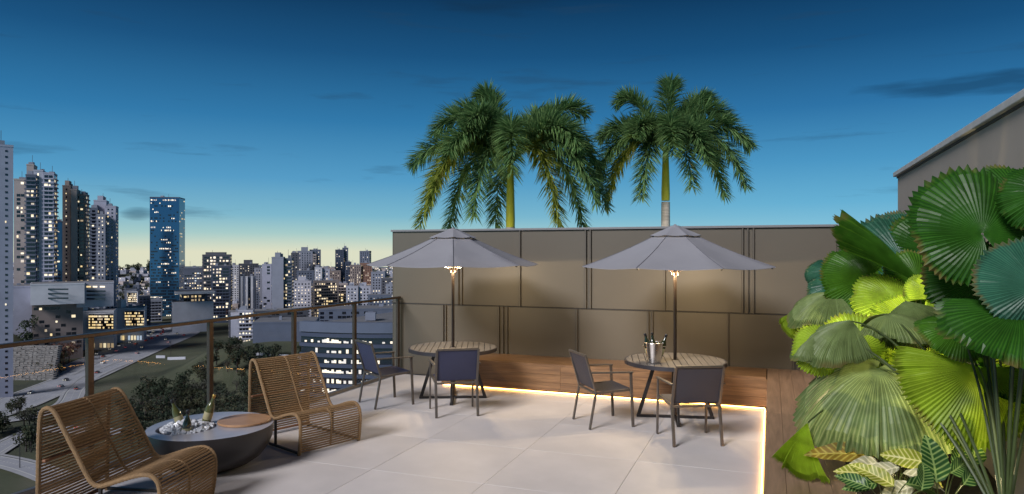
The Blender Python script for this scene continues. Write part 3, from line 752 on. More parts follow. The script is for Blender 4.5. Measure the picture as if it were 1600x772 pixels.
for hx, hy, D_, c in ((1640, 300, 3.9, .6),):
    if hx < 1600:
        fan_leaf(A, Ab, hx+(40 if hx < 1400 else 10), hy-(10 if hx < 1400 else 60), D_+.45, 46, (-.3, .8, .6), (-1, -.3, .4), 'olive', hx, .3, .0, 240, c)
    else: fan_leaf(A, Ab, hx, hy, D_, 70, (-.4, .4, 1), (-.7, .2, .3), 'deep', hx, .2, .0, 320, c)
rl = random.Random(17)
for plant, base, xr, yr, Dr, pal, n in ((A, Ab, (1490, 1600), (400, 560), (4.6, 5.2), ('deep', 'deep', 'mid'), 7), (B, Bb, (1290, 1450), (505, 570), (6.0, 6.6), ('lime', 'lime', 'mid'), 9), (Cc, Cb, (1310, 1450), (400, 480), (7.6, 8.4), ('mid', 'deep', 'teal', 'lime'), 8)):
    for _ in range(n):
        S0 = rl.randint(0, 999); a = rl.uniform(0, 6.28)
        fan_leaf(plant, base, rl.uniform(*xr), rl.uniform(*yr), rl.uniform(*Dr), rl.uniform(34, 62), (rl.uniform(-.6, .4), rl.uniform(.3, 1), rl.uniform(.3, 1)), (math.cos(a), math.sin(a)*.6-.2, .3), rl.choice(pal), S0, rl.uniform(.12, .35), 0, rl.uniform(150, 300), rl.uniform(.3, .5))

# variegated leaves under the palms
LV = [leafmat('variegated yellow leaf', (.30, .34, .035), (.75, .72, .25), .35, .35, 30.0, 'vein'),
      leafmat('variegated green leaf', (.020, .070, .016), (.22, .32, .10), .30, .25, 30.0, 'vein'),
      leafmat('variegated bronze leaf', (.20, .14, .022), (.38, .33, .07), .38, .3, 30.0, 'vein'),
      leafmat('variegated cream leaf', (.42, .42, .26), (.72, .70, .50), .40, .3, 24.0, 'vein')]
def oval_leaf(plant, px, py, D, lpx, wr, nrm, tip, mi, seed):
    rnd = random.Random(seed); base = PX(px, py, D); L = lpx*D/1080
    z = cdir(nrm).normalized(); y = cdir(tip); y = (y-z*y.dot(z)).normalized(); x = y.cross(z)
    M3 = Matrix((x, y, z)).transposed(); m = MB(); J, I = 12, 6; ph = rnd.uniform(0, 6)
    for j in range(J+1):
        t = j/J; hw = wr*.5*math.sin(math.pi*min(1, t**.85))**.75*(1-.15*t)
        for i in range(I+1):
            u = i/I*2-1
            zz = .10*abs(u)*hw/wr*2 - .30*t*t + .022*math.sin(t*24+ph)*abs(u) + .02*math.sin(t*9+ph)*u
            m.v.append(tuple(M3 @ (Vector((u*hw, t, zz))*L) + base-plant.location)); m.uv[len(m.v)-1] = (t, u*hw/(wr*.5)*.9 if hw > 1e-4 else 0)
    for j in range(J):
        for i in range(I): a = j*(I+1)+i; m.f.append((a, a+1, a+I+2, a+I+1)); m.mi.append(0)
    lo = m.obj('leaf', LV[mi], plant, smooth=True)
    MB().tube(bez(Vector((0, 0, 0)), (base-plant.location)*.5+Vector((0, 0, .05)), base-plant.location, 8), .004, 5).obj('stalk', M_pett, lo, smooth=True)
def under(px, D, label): return empty('variegated_plant', W(px, D, .36), 0, label, 'plant', 'variegated leafy plants under the palms')
u1 = under(1405, 4.9, 'variegated plant with glowing yellow striped leaves under the olive palm leaf')
u2 = under(1470, 4.4, 'variegated plant with upright dark green white-veined leaf')
u3 = under(1385, 4.5, 'variegated plant with cream and bronze leaves at the bottom of the picture')
S = 100
for a in [(u1, 1372, 706, 4.8, 46, .62, (.2, .3, 1), (.55, 1, 0), 0), (u1, 1447, 706, 4.75, 46, .6, (-.2, .4, 1), (-.85, .75, 0), 0), (u1, 1396, 714, 4.75, 42, .6, (0, .5, 1), (.4, .8, .2), 0),
          (u1, 1420, 722, 4.7, 40, .6, (.1, .8, .6), (.6, .3, .3), 3), (u1, 1385, 702, 4.95, 40, .55, (-.2, .3, 1), (-.7, 1, 0), 0), (u1, 1412, 690, 5.0, 44, .5, (0, .3, 1), (-.1, 1, 0), 1),
          (u1, 1370, 690, 5.0, 42, .5, (0, .3, 1), (-.9, .8, 0), 1), (u1, 1440, 690, 5.0, 46, .5, (0, .3, 1), (.4, 1, 0), 1), (u1, 1480, 690, 5.0, 46, .5, (0, .3, 1), (-.4, 1, 0), 1),
          (u1, 1368, 724, 4.7, 76, .36, (-.1, .6, .8), (-1, .42, .3), 2), (u1, 1374, 735, 4.6, 50, .4, (.2, .8, .6), (-1, .1, .4), 3), (u1, 1412, 730, 4.6, 54, .4, (.2, .8, .6), (1, -.2, .4), 0),
          (u2, 1463, 766, 4.3, 54, .68, (0, .12, 1), (.0, 1, .0), 1), (u2, 1484, 752, 4.3, 44, .55, (.2, .5, .9), (.8, .5, .2), 1), (u2, 1492, 748, 4.5, 44, .5, (-.1, .4, 1), (.5, 1, 0), 1), (u2, 1450, 735, 4.5, 50, .5, (-.2, .4, 1), (-.9, .3, .2), 0),
          (u2, 1505, 770, 4.2, 50, .5, (.2, .5, 1), (.7, .6, 0), 1), (u2, 1430, 772, 4.3, 46, .5, (-.2, .8, .6), (-1, .1, .2), 3), (u2, 1520, 740, 4.6, 50, .5, (.2, .5, 1), (.5, .8, 0), 1),
          (u3, 1405, 742, 4.4, 46, .42, (0, .8, .6), (-1, .25, .4), 3), (u3, 1410, 752, 4.4, 52, .42, (0, .8, .6), (.9, .1, .4), 3), (u3, 1378, 756, 4.3, 52, .45, (-.2, .6, .8), (-.9, .5, .3), 0), (u3, 1372, 766, 4.25, 40, .45, (-.2, .5, .8), (-1, .1, .3), 1),
          (u3, 1398, 772, 4.2, 50, .45, (-.1, .6, .8), (-.5, .7, .3), 0), (u3, 1415, 768, 4.2, 52, .45, (.2, .7, .7), (.7, .4, .4), 1), (u3, 1360, 775, 4.2, 40, .5, (-.2, .6, .8), (-.6, .6, .3), 1), (u3, 1440, 778, 4.1, 46, .5, (.1, .6, .8), (.3, .7, .3), 1)]:
    S += 1; a = list(a); a[2] -= 12; a[4] *= 1.3; oval_leaf(*a, S)

# small garden spotlights in the soil, the warm glow among the leaves
def spot(px, D, aim, energy, label, zl=.40, size=1.5):
    p = W(px, D, .36); r = empty('garden_spotlight', p, 0, label, 'lamp', 'garden spotlights')
    MB().tube([(0, 0, 0), (0, 0, .10)], .008, 8).obj('spike', M_dark, r)
    d = (aim-p).normalized(); q = Vector((0, 0, .12))
    MB().tube([q-d*.04, q+d*.035], [.022, .03], 14).obj('lamp_head', M_dark, r, smooth=False)
    MB().tube([q+d*.034, q+d*.038], .026, 14).obj('lens', mat('spot lens', (.9, .8, .6), .3, emit=(1, .75, .4), estr=2), r)
    ld = bpy.data.lights.new('spot_beam', 'SPOT'); ld.energy = energy; ld.color = (1, .80, .42); ld.spot_size = size; ld.spot_blend = .6; ld.shadow_soft_size = .03
    o = bpy.data.objects.new('spot_beam', ld); C.objects.link(o); o.parent = r; o.location = q+d*.05; o.rotation_euler = (-d).to_track_quat('Z', 'Y').to_euler()
spot(1440, 6.2, PX(1375, 520, 5.9), 190, 'small dark garden spotlight in the soil behind the middle palm')
spot(1480, 5.05, PX(1500, 600, 4.6), 75, 'small dark garden spotlight in the soil below the lime leaf')
spot(1440, 5.3, PX(1410, 700, 4.85), 70, 'small dark garden spotlight lighting the variegated leaves')

# ================================================================== FOXTAIL PALMS BEHIND THE WALL
M_fr = [leafmat('palm leaflet', (.070, .155, .058), (.21, .33, .12), .35, .4, kind='x'),
        leafmat('palm leaflet warm', (.14, .20, .035), (.34, .37, .07), .35, .4, kind='x')]  # copy for lower fronds, warm uplight put into the colour
M_shaft = mat('green crownshaft', (.40, .40, .025), .4, var=.25, vscale=3, stretch=(1, 1, .3))  # yellow of the warm uplight put into the colour
M_trunk = mat('palm trunk', (.48, .43, .38), .85, var=.25, vscale=5, bump=.4, bscale=20, stretch=(1, 1, 6))
def frond(plant, P0, P1, P2, seed, n=78, ll=.34, warm=0):
    rnd = random.Random(seed); m = MB(); pts = bez(P0, P1, P2, n); uvs = m.uv
    m.tube(pts[::3], [.016*(1-.8*i/(n/3)) for i in range(len(pts[::3]))], 5)
    for i in range(int(n*.10), n+1):
        t = i/n; d = (pts[min(i+1, n)]-pts[max(i-1, 0)]).normalized()
        sx = d.cross(Vector((0, 0, 1))); sx = sx.normalized() if sx.length > .05 else Vector((1, 0, 0)); up = sx.cross(d)
        env = min(1, (t-.05)*5)*(1-max(0, t-.7)/.3*.4)
        for k in range(11):
            a = rnd.choice((rnd.uniform(-.7, .9), rnd.uniform(math.pi-.9, math.pi+.7), rnd.uniform(.3, 2.8)))
            o = sx*math.cos(a)+up*math.sin(a)
            f = .38+.40*t+rnd.uniform(-.12, .15)
            dr = (o + d*f).normalized(); L = ll*env*rnd.uniform(.75, 1.1)
            p = pts[i]+d*rnd.uniform(-.01, .01); wv = dr.cross(Vector((rnd.uniform(-.6, .6), rnd.uniform(-.6, .6), 1))).normalized()*.011
            q = p+dr*L*.55+Vector((0, 0, -.03*L)); e = p+dr*L+Vector((0, 0, -.16*L))
            b = m.add([p-wv*.6, p+wv*.6, q+wv, q-wv, e], [(0, 1, 2, 3), (3, 2, 4)])
            u = rnd.random()
            for x in range(5): uvs[b+x] = (u, 0)
    m.obj('frond', M_fr[warm], plant)
UPL = []
def foxtail(px, D, ztr, zs, label, tips, ll, sc):
    base = W(px, D, -.05); r = empty('foxtail_palm', base, 0, label, 'palm', 'foxtail palms behind the wall')
    tw = .085
    prof = []
    z = 0
    while z < ztr+.05:
        prof += [(tw*(1.25-.25*z/ztr)+.003, z), (tw*(1.25-.25*z/ztr), z+.02)]; z += .055
    tk = MB().lathe(prof, 16).obj('trunk', M_trunk, r, smooth=True)
    MB().lathe([(tw*.98, ztr+.05), (tw*1.02, ztr+.2), (tw*.9, (ztr+zs)/2+.05), (tw*.72, zs+.05), (.02, zs+.25)], 16).obj('crownshaft', M_shaft, tk, smooth=True)
    UPL.append((base, zs)); top = Vector((0, 0, zs+.05)); up3 = Vector((0, 0, 1))
    for i, (dx, dy, dd, lift) in enumerate(tips):
        t = top + RGT*(dx/sc) + FWD*dd + up3*(-dy/sc)
        hor = RGT*(dx/sc) + FWD*dd
        c = top + hor*.62 + up3*(max(0, -dy/sc)+lift)
        frond(r, top+up3*.05+hor.normalized()*.04, c, t, 50+i+int(px), ll=ll, warm=1 if dy > 25 and i % 4 == 3 else 0)
ps = 1080/13.
foxtail(797.5, 13, 2.55, 3.62+.1, 'wide foxtail palm on the left behind the wall with drooping fronds',
  [(-45, -112, .3, .15), (-118, -55, .2, .75), (-150, 0, -.1, .85), (-138, 92, -.2, 1.15), (-98, 92, .5, .95), (-55, 78, -.6, .9), (2, 22, -1.2, 1.25), (72, 88, -.5, 1.0), (112, 90, .1, 1.15), (152, 62, .3, 1.3), (140, 18, -.2, 1.45),
   (118, -85, .2, .35), (70, -70, .7, .6), (-85, -85, .5, .4), (-25, 88, .7, .7), (100, -20, -.8, .9), (-90, -10, -.9, .9), (-60, -55, -.7, .6), (128, 60, -.6, 1.1), (-118, 55, -.7, 1.0)], .46, ps)
ps = 1080/14.
foxtail(1040, 14, 3.13, 4.08, 'smaller foxtail palm on the right behind the wall with grey trunk',
  [(-72, -82, .1, .3), (14, -112, .3, .1), (105, -55, .2, .62), (126, -10, -.2, .95), (122, 50, -.1, 1.05), (82, 66, -.4, 1.0), (25, 55, -.8, .95), (-88, 66, .2, .85), (-102, 22, -.2, .8), (-98, -28, .3, .55), (-8, 12, -1.1, 1.05), (60, -60, .7, .5), (78, -88, .4, .2),
   (-45, 70, -.5, .8), (45, 20, -.9, .9), (-60, -20, -.7, .6), (100, 10, .8, .9)], .43, ps)

# warm uplighters at the foot of each palm
for (b_, zs), lb in zip(UPL, ('small uplighter at the foot of the wide left palm', 'small uplighter at the foot of the right palm with grey trunk')):
    p = b_ - FWD*.75 - RGT*.35; p.z = -.05; r = empty('palm_uplighter', p, 0, lb, 'lamp', 'palm uplighters'); d = (Vector((b_.x, b_.y, zs*.95))-p).normalized(); q = Vector((0, 0, .10))
    MB().tube([(0, 0, 0), (0, 0, .08)], .010, 8).obj('spike', M_dark, r); MB().tube([q-d*.05, q+d*.05], [.03, .045], 14).obj('lamp_head', M_dark, r); MB().tube([q+d*.05, q+d*.054], .04, 14).obj('lens', MATS['spot lens'], r)
    ld = bpy.data.lights.new('spot_beam', 'SPOT'); ld.energy = 330; ld.color = (1, .82, .45); ld.spot_size = 1.0; ld.spot_blend = .7; ld.shadow_soft_size = .04
    o = bpy.data.objects.new('spot_beam', ld); C.objects.link(o); o.parent = r; o.location = q+d*.06; o.rotation_euler = (-d).to_track_quat('Z', 'Y').to_euler()

# ================================================================== CITY
GZ = -75.0
def sstep(a, b, x): t = max(0, min(1, (x-a)/(b-a))); return t*t*(3-2*t)
def terr(lat, D):
    k = lat/max(D, 1)*1080+800
    z = GZ
    g = lambda cx, cd, rx, rd, h: h*math.exp(-((lat-(cx-800)/1080*cd)/rx)**2-((D-cd)/rd)**2)
    z += g(440, 440, 70, 80, 22) + g(205, 1150, 130, 120, 40) + g(610, 1500, 260, 300, 26)
    z += 27*sstep(185, 120, k)*sstep(448, 476, D)*(1-sstep(560, 640, D)*0.2)
    z -= sstep(3250, 5200, D)*160
    return z
ROADS = []
def road_dist(p):
    best = 1e9
    for c, w in ROADS:
        for q in c[::2]:
            d = (p.x-q.x)**2+(p.y-q.y)**2
            if d < best: best = d
    return math.sqrt(best)-8
def G(lat, D):
    p = FWD*D+RGT*lat; z = terr(lat, D)
    if D < 1000 and z > GZ+.05 and ROADS: z = GZ+(z-GZ)*sstep(22, 62, road_dist(p))
    return Vector((p.x, p.y, z))
def ground_mat():
    m = bpy.data.materials.new('valley ground'); m.use_nodes = True; n = m.node_tree.nodes; l = m.node_tree.links; b = n['Principled BSDF']
    t = n.new('ShaderNodeTexCoord')
    x = n.new('ShaderNodeTexNoise'); x.inputs['Scale'].default_value = .018; x.inputs['Detail'].default_value = 10; x.inputs['Roughness'].default_value = .65; l.new(t.outputs['Object'], x.inputs['Vector'])
    rp = n.new('ShaderNodeValToRGB'); l.new(x.outputs[0], rp.inputs[0]); e = rp.color_ramp.elements
    e[0].position = .35; e[0].color = (.038, .045, .026, 1); e[1].position = .7; e[1].color = (.11, .105, .07, 1); q = e.new(.52); q.color = (.065, .074, .038, 1)
    l.new(rp.outputs[0], b.inputs['Base Color']); b.inputs['Roughness'].default_value = 1
    m2 = m; return m2
# roads
M_road = mat('asphalt road', (.33, .335, .36), .75, var=.15, vscale=.08)
M_mark = mat('road paint', (.55, .55, .52), .7)
M_conc = mat('pale concrete edge', (.36, .36, .37), .8, var=.1, vscale=.2)
def onplane(px, py): D = 77.1*1080/(py-393); p = W(px, D); return Vector((p.x, p.y, 0))
def road(pts, width, name, zoff=0, lanes=2):
    c = spline([onplane(*p) for p in pts], 10); ROADS.append((c, width))
    def strip(off0, off1, z, mt, nm, parent=None, dash=None):
        m = MB(); L = 0; L0 = []; R0 = []
        for i, p in enumerate(c):
            d = (c[min(i+1, len(c)-1)]-c[max(i-1, 0)]).normalized(); s_ = Vector((-d.y, d.x, 0))
            L0.append(p+s_*off0+Vector((0, 0, z))); R0.append(p+s_*off1+Vector((0, 0, z)))
        if dash is None:
            m.add(L0+R0, [(i, i+1, len(c)+i+1, len(c)+i) for i in range(len(c)-1)])
        else:
            for i in range(len(c)-1):
                seg = (L0[i+1]-L0[i]).length; k = max(1, int(seg/dash))
                for q in range(k):
                    a, b = q/k, (q+.45)/k
                    m.quad(L0[i].lerp(L0[i+1], a), L0[i].lerp(L0[i+1], b), R0[i].lerp(R0[i+1], b), R0[i].lerp(R0[i+1], a))
        return m.obj(nm, mt, parent)
    o = strip(-width/2, width/2, GZ+.35+zoff, M_road, name); o['kind'] = 'structure'
    for sgn in (-1, 1):
        k = MB(); 
        a = strip(sgn*(width/2-.9), sgn*(width/2-.5), GZ+.40+zoff, M_mark, 'edge_line', o)
        strip(sgn*(width/2), sgn*(width/2+1.6), GZ+.50+zoff, M_conc, 'kerb', o)
    for q in range(1, lanes):
        x = -width/2+width*q/lanes; strip(x-.16, x+.16, GZ+.41+zoff, M_mark, 'lane_dashes', o, 9)['kind'] = 'stuff'
    return c
main = road([(-90, 668), (0, 640), (70, 612), (130, 588), (190, 562), (235, 543), (265, 531), (285, 522), (288, 516), (276, 510.5), (250, 508), (215, 507)], 25, 'main_road', 0, 4)
serv = road([(90, 588), (140, 564), (185, 546), (220, 534), (240, 526), (248, 519), (240, 513.5), (215, 511)], 15, 'service_road', .06, 3)
ramp = road([(210, 561), (170, 577), (138, 592), (118, 611), (104, 632), (60, 650), (0, 660), (-80, 680)], 8, 'slip_road', .12, 2)
loop = road([(300, 664), (232, 674), (150, 676), (70, 672), (20, 690), (-30, 720)], 7.5, 'lower_road', .03, 2)
low = road([(-60, 712), (0, 722), (50, 735), (110, 760), (170, 800)], 8, 'lower_street', .18, 2)
path = [(250, 556), (290, 557), (340, 560), (400, 562)]

m = MB(); NA, ND = 150, 130
for j in range(ND+1):
    D = 25*(5200/25)**(j/ND)
    for i in range(NA+1):
        lat = D*(-2.4+4.8*i/NA); m.v.append(tuple(G(lat, D)))
for j in range(ND):
    for i in range(NA): a = j*(NA+1)+i; m.f.append((a, a+1, a+NA+2, a+NA+1)); m.mi.append(0)
gr = m.obj('ground', ground_mat(), smooth=True); gr['kind'] = 'structure'
# far ridge, its blue is distance haze put into the colour
m = MB(); n = 90
M_ridge = mat('far ridge', (.085, .13, .17), 1)
prof = []
for i in range(n+1):
    lat = -5600+7200*i/n; h = -69+4*math.sin(i*.31)+2.5*math.sin(i*.83+1)+1.2*math.sin(i*2.3)
    for dz, dd in ((-110, -300), (h, 0), (-110, 400)):
        p = FWD*(3350+dd)+RGT*lat*.67; m.v.append((p.x, p.y, dz))
for i in range(n):
    for q in (0, 1): a = i*3+q; m.f.append((a, a+3, a+4, a+1)); m.mi.append(0)
rd = m.obj('far_hills', M_ridge, smooth=True); rd['kind'] = 'structure'

# ---- city trees
M_cg = [mat('city foliage dark', (.022, .036, .016), .9), mat('city foliage olive', (.045, .052, .022), .9), mat('city foliage russet', (.10, .040, .025), .9), mat('city foliage grey', (.060, .062, .045), .9)]
M_bark = mat('bark', (.06, .05, .045), .9)
def tree_mesh(seed, tall, spread, mt, leaf=.75, n=420):
    rnd = random.Random(seed); m = MB()
    lobes = [(Vector((rnd.uniform(-1, 1)*spread*.6, rnd.uniform(-1, 1)*spread*.6, tall*rnd.uniform(.45, .92))), rnd.uniform(.3, .6)*spread) for _ in range(9)]
    for i in range(n):
        c, rr = rnd.choice(lobes); v = Vector((rnd.gauss(0, 1), rnd.gauss(0, 1), rnd.gauss(0, 1))).normalized()*rr*rnd.uniform(.6, 1.08)
        p = c+v; a = Vector((rnd.gauss(0, 1), rnd.gauss(0, 1), rnd.gauss(0, 1))).normalized(); b = a.orthogonal().normalized(); s_ = leaf*rnd.uniform(.5, 1.2)
        cc = a.cross(b)
        m.quad(p+b*s_*.5, p+cc*s_*.38, p-b*s_*.5, p-cc*s_*.38)
    t = MB(); t.tube([(0, 0, -1), (0, 0, tall*.3), (.2, .1, tall*.6), (.1, .2, tall*.85)], [.28, .22, .14, .05], 7)
    for c, rr in lobes[:6]: t.tube([(0.05, 0, tall*.32), tuple(c*.6+Vector((0, 0, tall*.15))), tuple(c)], [.13, .09, .03], 5)
    return m.mesh('crown', mt), t.mesh('trunk', M_bark, smooth=True)
TV = [tree_mesh(1, 8.5, 3.3, M_cg[0]), tree_mesh(2, 7.0, 3.0, M_cg[1]), tree_mesh(3, 10, 3.0, M_cg[0]), tree_mesh(4, 6.0, 2.7, M_cg[3], .55, 300), tree_mesh(5, 5.5, 3.2, M_cg[1]), tree_mesh(6, 9, 4.2, M_cg[2]), tree_mesh(7, 25, 6.0, M_cg[0], 1.3, 520)]
def tree(lat, D, v, s_, label, group, z=None):
    p = G(lat, D)
    if z is not None: p.z = z
    r = empty('city_tree', p, random.uniform(0, 6.28), label, 'tree', group); r.scale = (s_, s_, s_*random.uniform(.85, 1.15))
    for me, nm in zip(TV[v], ('crown', 'trunk')): share(me, nm, r)
    return r
VN = ['full dark green tree', 'rounded olive tree', 'tall slender dark tree', 'thin grey twiggy tree', 'low spreading olive tree', 'russet tree', 'feathery tree']
rnd = random.Random(5)
def field(n, pxr, pyr, label, group, vs, sc=(.8, 1.3), minr=5):
    k = 0; tries = 0
    while k < n and tries < n*12:
        tries += 1
        px = rnd.uniform(*pxr); py = rnd.uniform(*pyr); D = 77.1*1080/(py-393); lat = (px-800)/1080*D
        p = G(lat, D)
        if road_dist(p) < minr or (py > 600 and 190 < px < 330 and py < 606+(330-px)*.30): continue
        tree(lat, D, (v := rnd.choice(vs)), rnd.uniform(*sc), label % VN[v], group+' '+str(v) if 0 else group); k += 1
field(190, (195, 480), (600, 705), '%s in the thicket on the valley side below the railing', 'thicket of trees below the railing', [0, 1, 2, 3, 4, 0], (.9, 1.5))
field(14, (330, 480), (545, 600), '%s scattered on the grassy mound', 'scattered trees on the grassy mound', [1, 3, 4], (.5, .95))
field(20, (-20, 55), (640, 720), '%s beside the lower left slip roads', 'trees by the slip roads', [3, 4, 0], (.9, 1.4), 3)
field(26, (395, 470), (505, 535), '%s behind the grassy mound near the low grey hall', 'trees behind the mound', [0, 1, 2], (.8, 1.4))
field(44, (330, 620), (462, 486), '%s among the distant apartment blocks', 'trees among the apartment blocks', [0, 2, 1], (1.0, 1.8))
field(26, (185, 240), (452, 482), '%s on the wooded knoll left of the glass tower', 'trees on the wooded knoll', [0, 2], (1.6, 2.4))
field(16, (265, 330), (474, 500), '%s around the white shopping hall', 'trees around the shopping hall', [0, 1], (1.0, 1.6))
for px, py in ((362, 496), (371, 499)): D = 77.1*1080/(py-393)*.93; tree((px-800)/1080*D, D, 5, 1.7, 'russet tree with rounded crown left of the mid-rise blocks', 'russet trees')
D = 478; tree((45-800)/1080*D, D, 6, 1.15, 'tall dark feathery tree rising in front of the white podium', None)
for i, (px, D) in enumerate(((62, 478), (75, 480), (88, 482), (100, 484), (70, 474), (94, 477), (108, 481), (82, 475), (56, 475))):
    tree((px-800)/1080*D, D, (1, 4, 5, 1)[i % 4], rnd.uniform(1.1, 1.6), ('rounded olive tree', 'low spreading olive tree', 'russet scrub tree', 'rounded olive tree')[i % 4]+' on the bank under the white podium', 'scrub on the bank')
for i, (px, D) in enumerate(((12, 440), (75, 432), (95, 436), (60, 436))): tree((px-800)/1080*D, D, 4, 1.0, 'low shrub tree along the top of the stone bank', 'shrubs on the stone bank')

# ---- buildings
LIT = [lamp_mat('lit window warm', (1, .72, .30), .95), lamp_mat('lit window pale', (1, .82, .48), 1.0), lamp_mat('lit window dim', (.9, .62, .28), .45), lamp_mat('lit window cool', (.75, .88, 1), .6)]
M_win = mat('dark window', (.010, .013, .022), .12, spec=.6)
CW = {'lav': (.33, .34, .43), 'pale': (.36, .37, .44), 'tan': (.36, .31, .30), 'brown': (.22, .18, .17), 'grey': (.21, .23, .29), 'dark': (.075, .08, .10), 'navy': (.045, .06, .10), 'white': (.54, .55, .60), 'slate': (.10, .12, .17), 'brick': (.20, .11, .08)}  # mostly tinted blue, dusk light and haze put into the wall colours
MW = {k: mat('facade '+k, v, .8, var=.10, vscale=.12) for k, v in CW.items()}
M_curtain = mat('blue curtain glass', (.035, .11, .21), .08, metal=.6)
MW['glass'] = M_curtain
M_roofk = mat('flat roof', (.16, .16, .17), .9, var=.15, vscale=.1)
def vol(parts, root, px0, px1, top, D, depth, wallc, style='punch', rot=0, base=None, fh=3.1, cw=3.2, lit=.35, seed=0, bot=.02, roofbox=None, litset=(0, 1, 2, 1)):
    rnd = random.Random(seed*97+int(px0*7))
    pc = (px0+px1)/2; app = (px1-px0)/1080*D; r_ = R(rot)
    w = max(app*.45, (app-depth*abs(math.sin(r_)))/math.cos(r_))
    ctr = W(pc, D+depth*.5); fd = Vector((ctr.x, ctr.y, 0)).normalized(); ang = math.atan2(fd.y, fd.x)-math.pi/2+r_
    z1 = Z(top, D); z0 = GZ-1 if base is None else (Z(base, D))
    Mz = Matrix.Rotation(ang, 3, 'Z'); off = Vector((ctr.x, ctr.y, 0))-root.location
    T = lambda x, y, z: (Mz @ Vector((x, y, 0)))+off+Vector((0, 0, z))
    H = z1-z0
    def tb(key, x0, x1, y0, y1, za, zb):
        m = parts.setdefault(key, MB()); p = [T(x, y, z) for z in (za, zb) for x, y in ((x0, y0), (x1, y0), (x1, y1), (x0, y1))]
        m.add(p, [(3, 2, 1, 0), (4, 5, 6, 7), (0, 1, 5, 4), (1, 2, 6, 5), (2, 3, 7, 6), (3, 0, 4, 7)])
    hw, hd = w/2, depth/2
    tb(('wall', wallc), -hw, hw, -hd, hd, z0, z1)
    tb(('parapet', wallc if wallc != 'glass' else 'navy'), -hw-.15, hw+.15, -hd-.15, hd+.15, z1-.2, z1+.9)
    tb(('roof', None), -hw+.3, hw-.3, -hd+.3, hd-.3, z1+.9, z1+1.0)
    if roofbox:
        f, h = roofbox; tb(('roof_house', wallc if wallc != 'glass' else 'navy'), -hw*f, hw*f*.8, -hd*.6, hd*.6, z1+1, z1+1+h)
    if D < 1200 and app > 5 and base is None:
        for _ in range(rnd.randint(1, 3)):
            x = rnd.uniform(-.6, .6)*hw; y = rnd.uniform(-.6, .3)*hd; s_ = rnd.uniform(.8, 1.8); tb(('roof_tank', 'grey'), x-s_, x+s_, y-s_, y+s_, z1+1, z1+1+rnd.uniform(1.2, 3))
        if H > 40: x = rnd.uniform(-.5, .5)*hw; tb(('mast', 'dark'), x-.12, x+.12, -.12, .12, z1+1, z1+rnd.uniform(5, 9))
    if style == 'blank': return
    nf = max(1, int((H-1.2)/fh)); 
    faces = [((-hw, -hd), (1, 0), w, (0, -1)), ((hw, -hd), (0, 1), depth, (1, 0)), ((-hw, hd), (0, -1), depth, (-1, 0))]
    for fi, (o, u, ln, nn) in enumerate(faces):
        nc = max(1, int((ln-.8)/cw)); c0 = (ln-nc*cw)/2
        st = style
        def cell(a0, a1, b0, b1, e, mi=None, key='dark_windows'):
            p = [T(o[0]+u[0]*a+nn[0]*e, o[1]+u[1]*a+nn[1]*e, b) for a, b in ((a0, b0), (a1, b0), (a1, b1), (a0, b1))]
            m = parts.setdefault((key, None), MB()); m.cur = mi or 0; m.quad(*p)
        for f in range(nf):
            zb = z1-1.0-(f+1)*fh
            if zb < z0+bot: continue
            row_lit = rnd.uniform(.3, 1.6)
            if st in ('ribbon', 'balcony', 'frame'):
                e = .9 if st == 'balcony' else .3
                a = [T(o[0]+u[0]*q+nn[0]*ee, o[1]+u[1]*q+nn[1]*ee, zz) for zz in (zb-.25, zb+(.75 if st == 'balcony' else .35)) for q, ee in ((.1, -.02), (ln-.1, -.02), (ln-.1, e), (.1, e))]
                parts.setdefault(('floor_slabs', wallc if wallc != 'glass' else 'navy'), MB()).add(a, [(3, 2, 1, 0), (4, 5, 6, 7), (0, 1, 5, 4), (1, 2, 6, 5), (2, 3, 7, 6), (3, 0, 4, 7)])
            on = False
            for c in range(nc):
                if rnd.random() < (.55 if st in ('glass', 'ribbon', 'frame') else 1): on = rnd.random() < lit*.62*row_lit
                if st == 'punch': a0, a1, b0, b1 = .28, .72, .30, .75
                elif st == 'edge': a0, a1, b0, b1 = .3, .75, .35, .7
                elif st == 'slit': a0, a1, b0, b1 = .36, .64, .2, .85
                elif st == 'glass': a0, a1, b0, b1 = .06, .94, .30, .80
                else: a0, a1, b0, b1 = .06, .94, .28, .92
                if st == 'glass' and not on and (fi or rnd.random() > .12+.7*f/nf): continue  # on glass, dark panes thicken downward, imitating the reflected sky's gradient
                if st == 'sparse' and rnd.random() < .6: continue
                if st == 'edge' and c != nc-1 : continue
                if on: a1 = a0+(a1-a0)*rnd.uniform(.35, .9); b1 = b0+(b1-b0)*rnd.uniform(.6, 1)
                A0, A1 = c0+(c+a0)*cw, c0+(c+a1)*cw; B0, B1 = zb+b0*fh, zb+b1*fh
                if on: cell(A0, A1, B0, B1, .10, rnd.choice(litset), 'lit_windows')
                else: cell(A0, A1, B0, B1, .06)
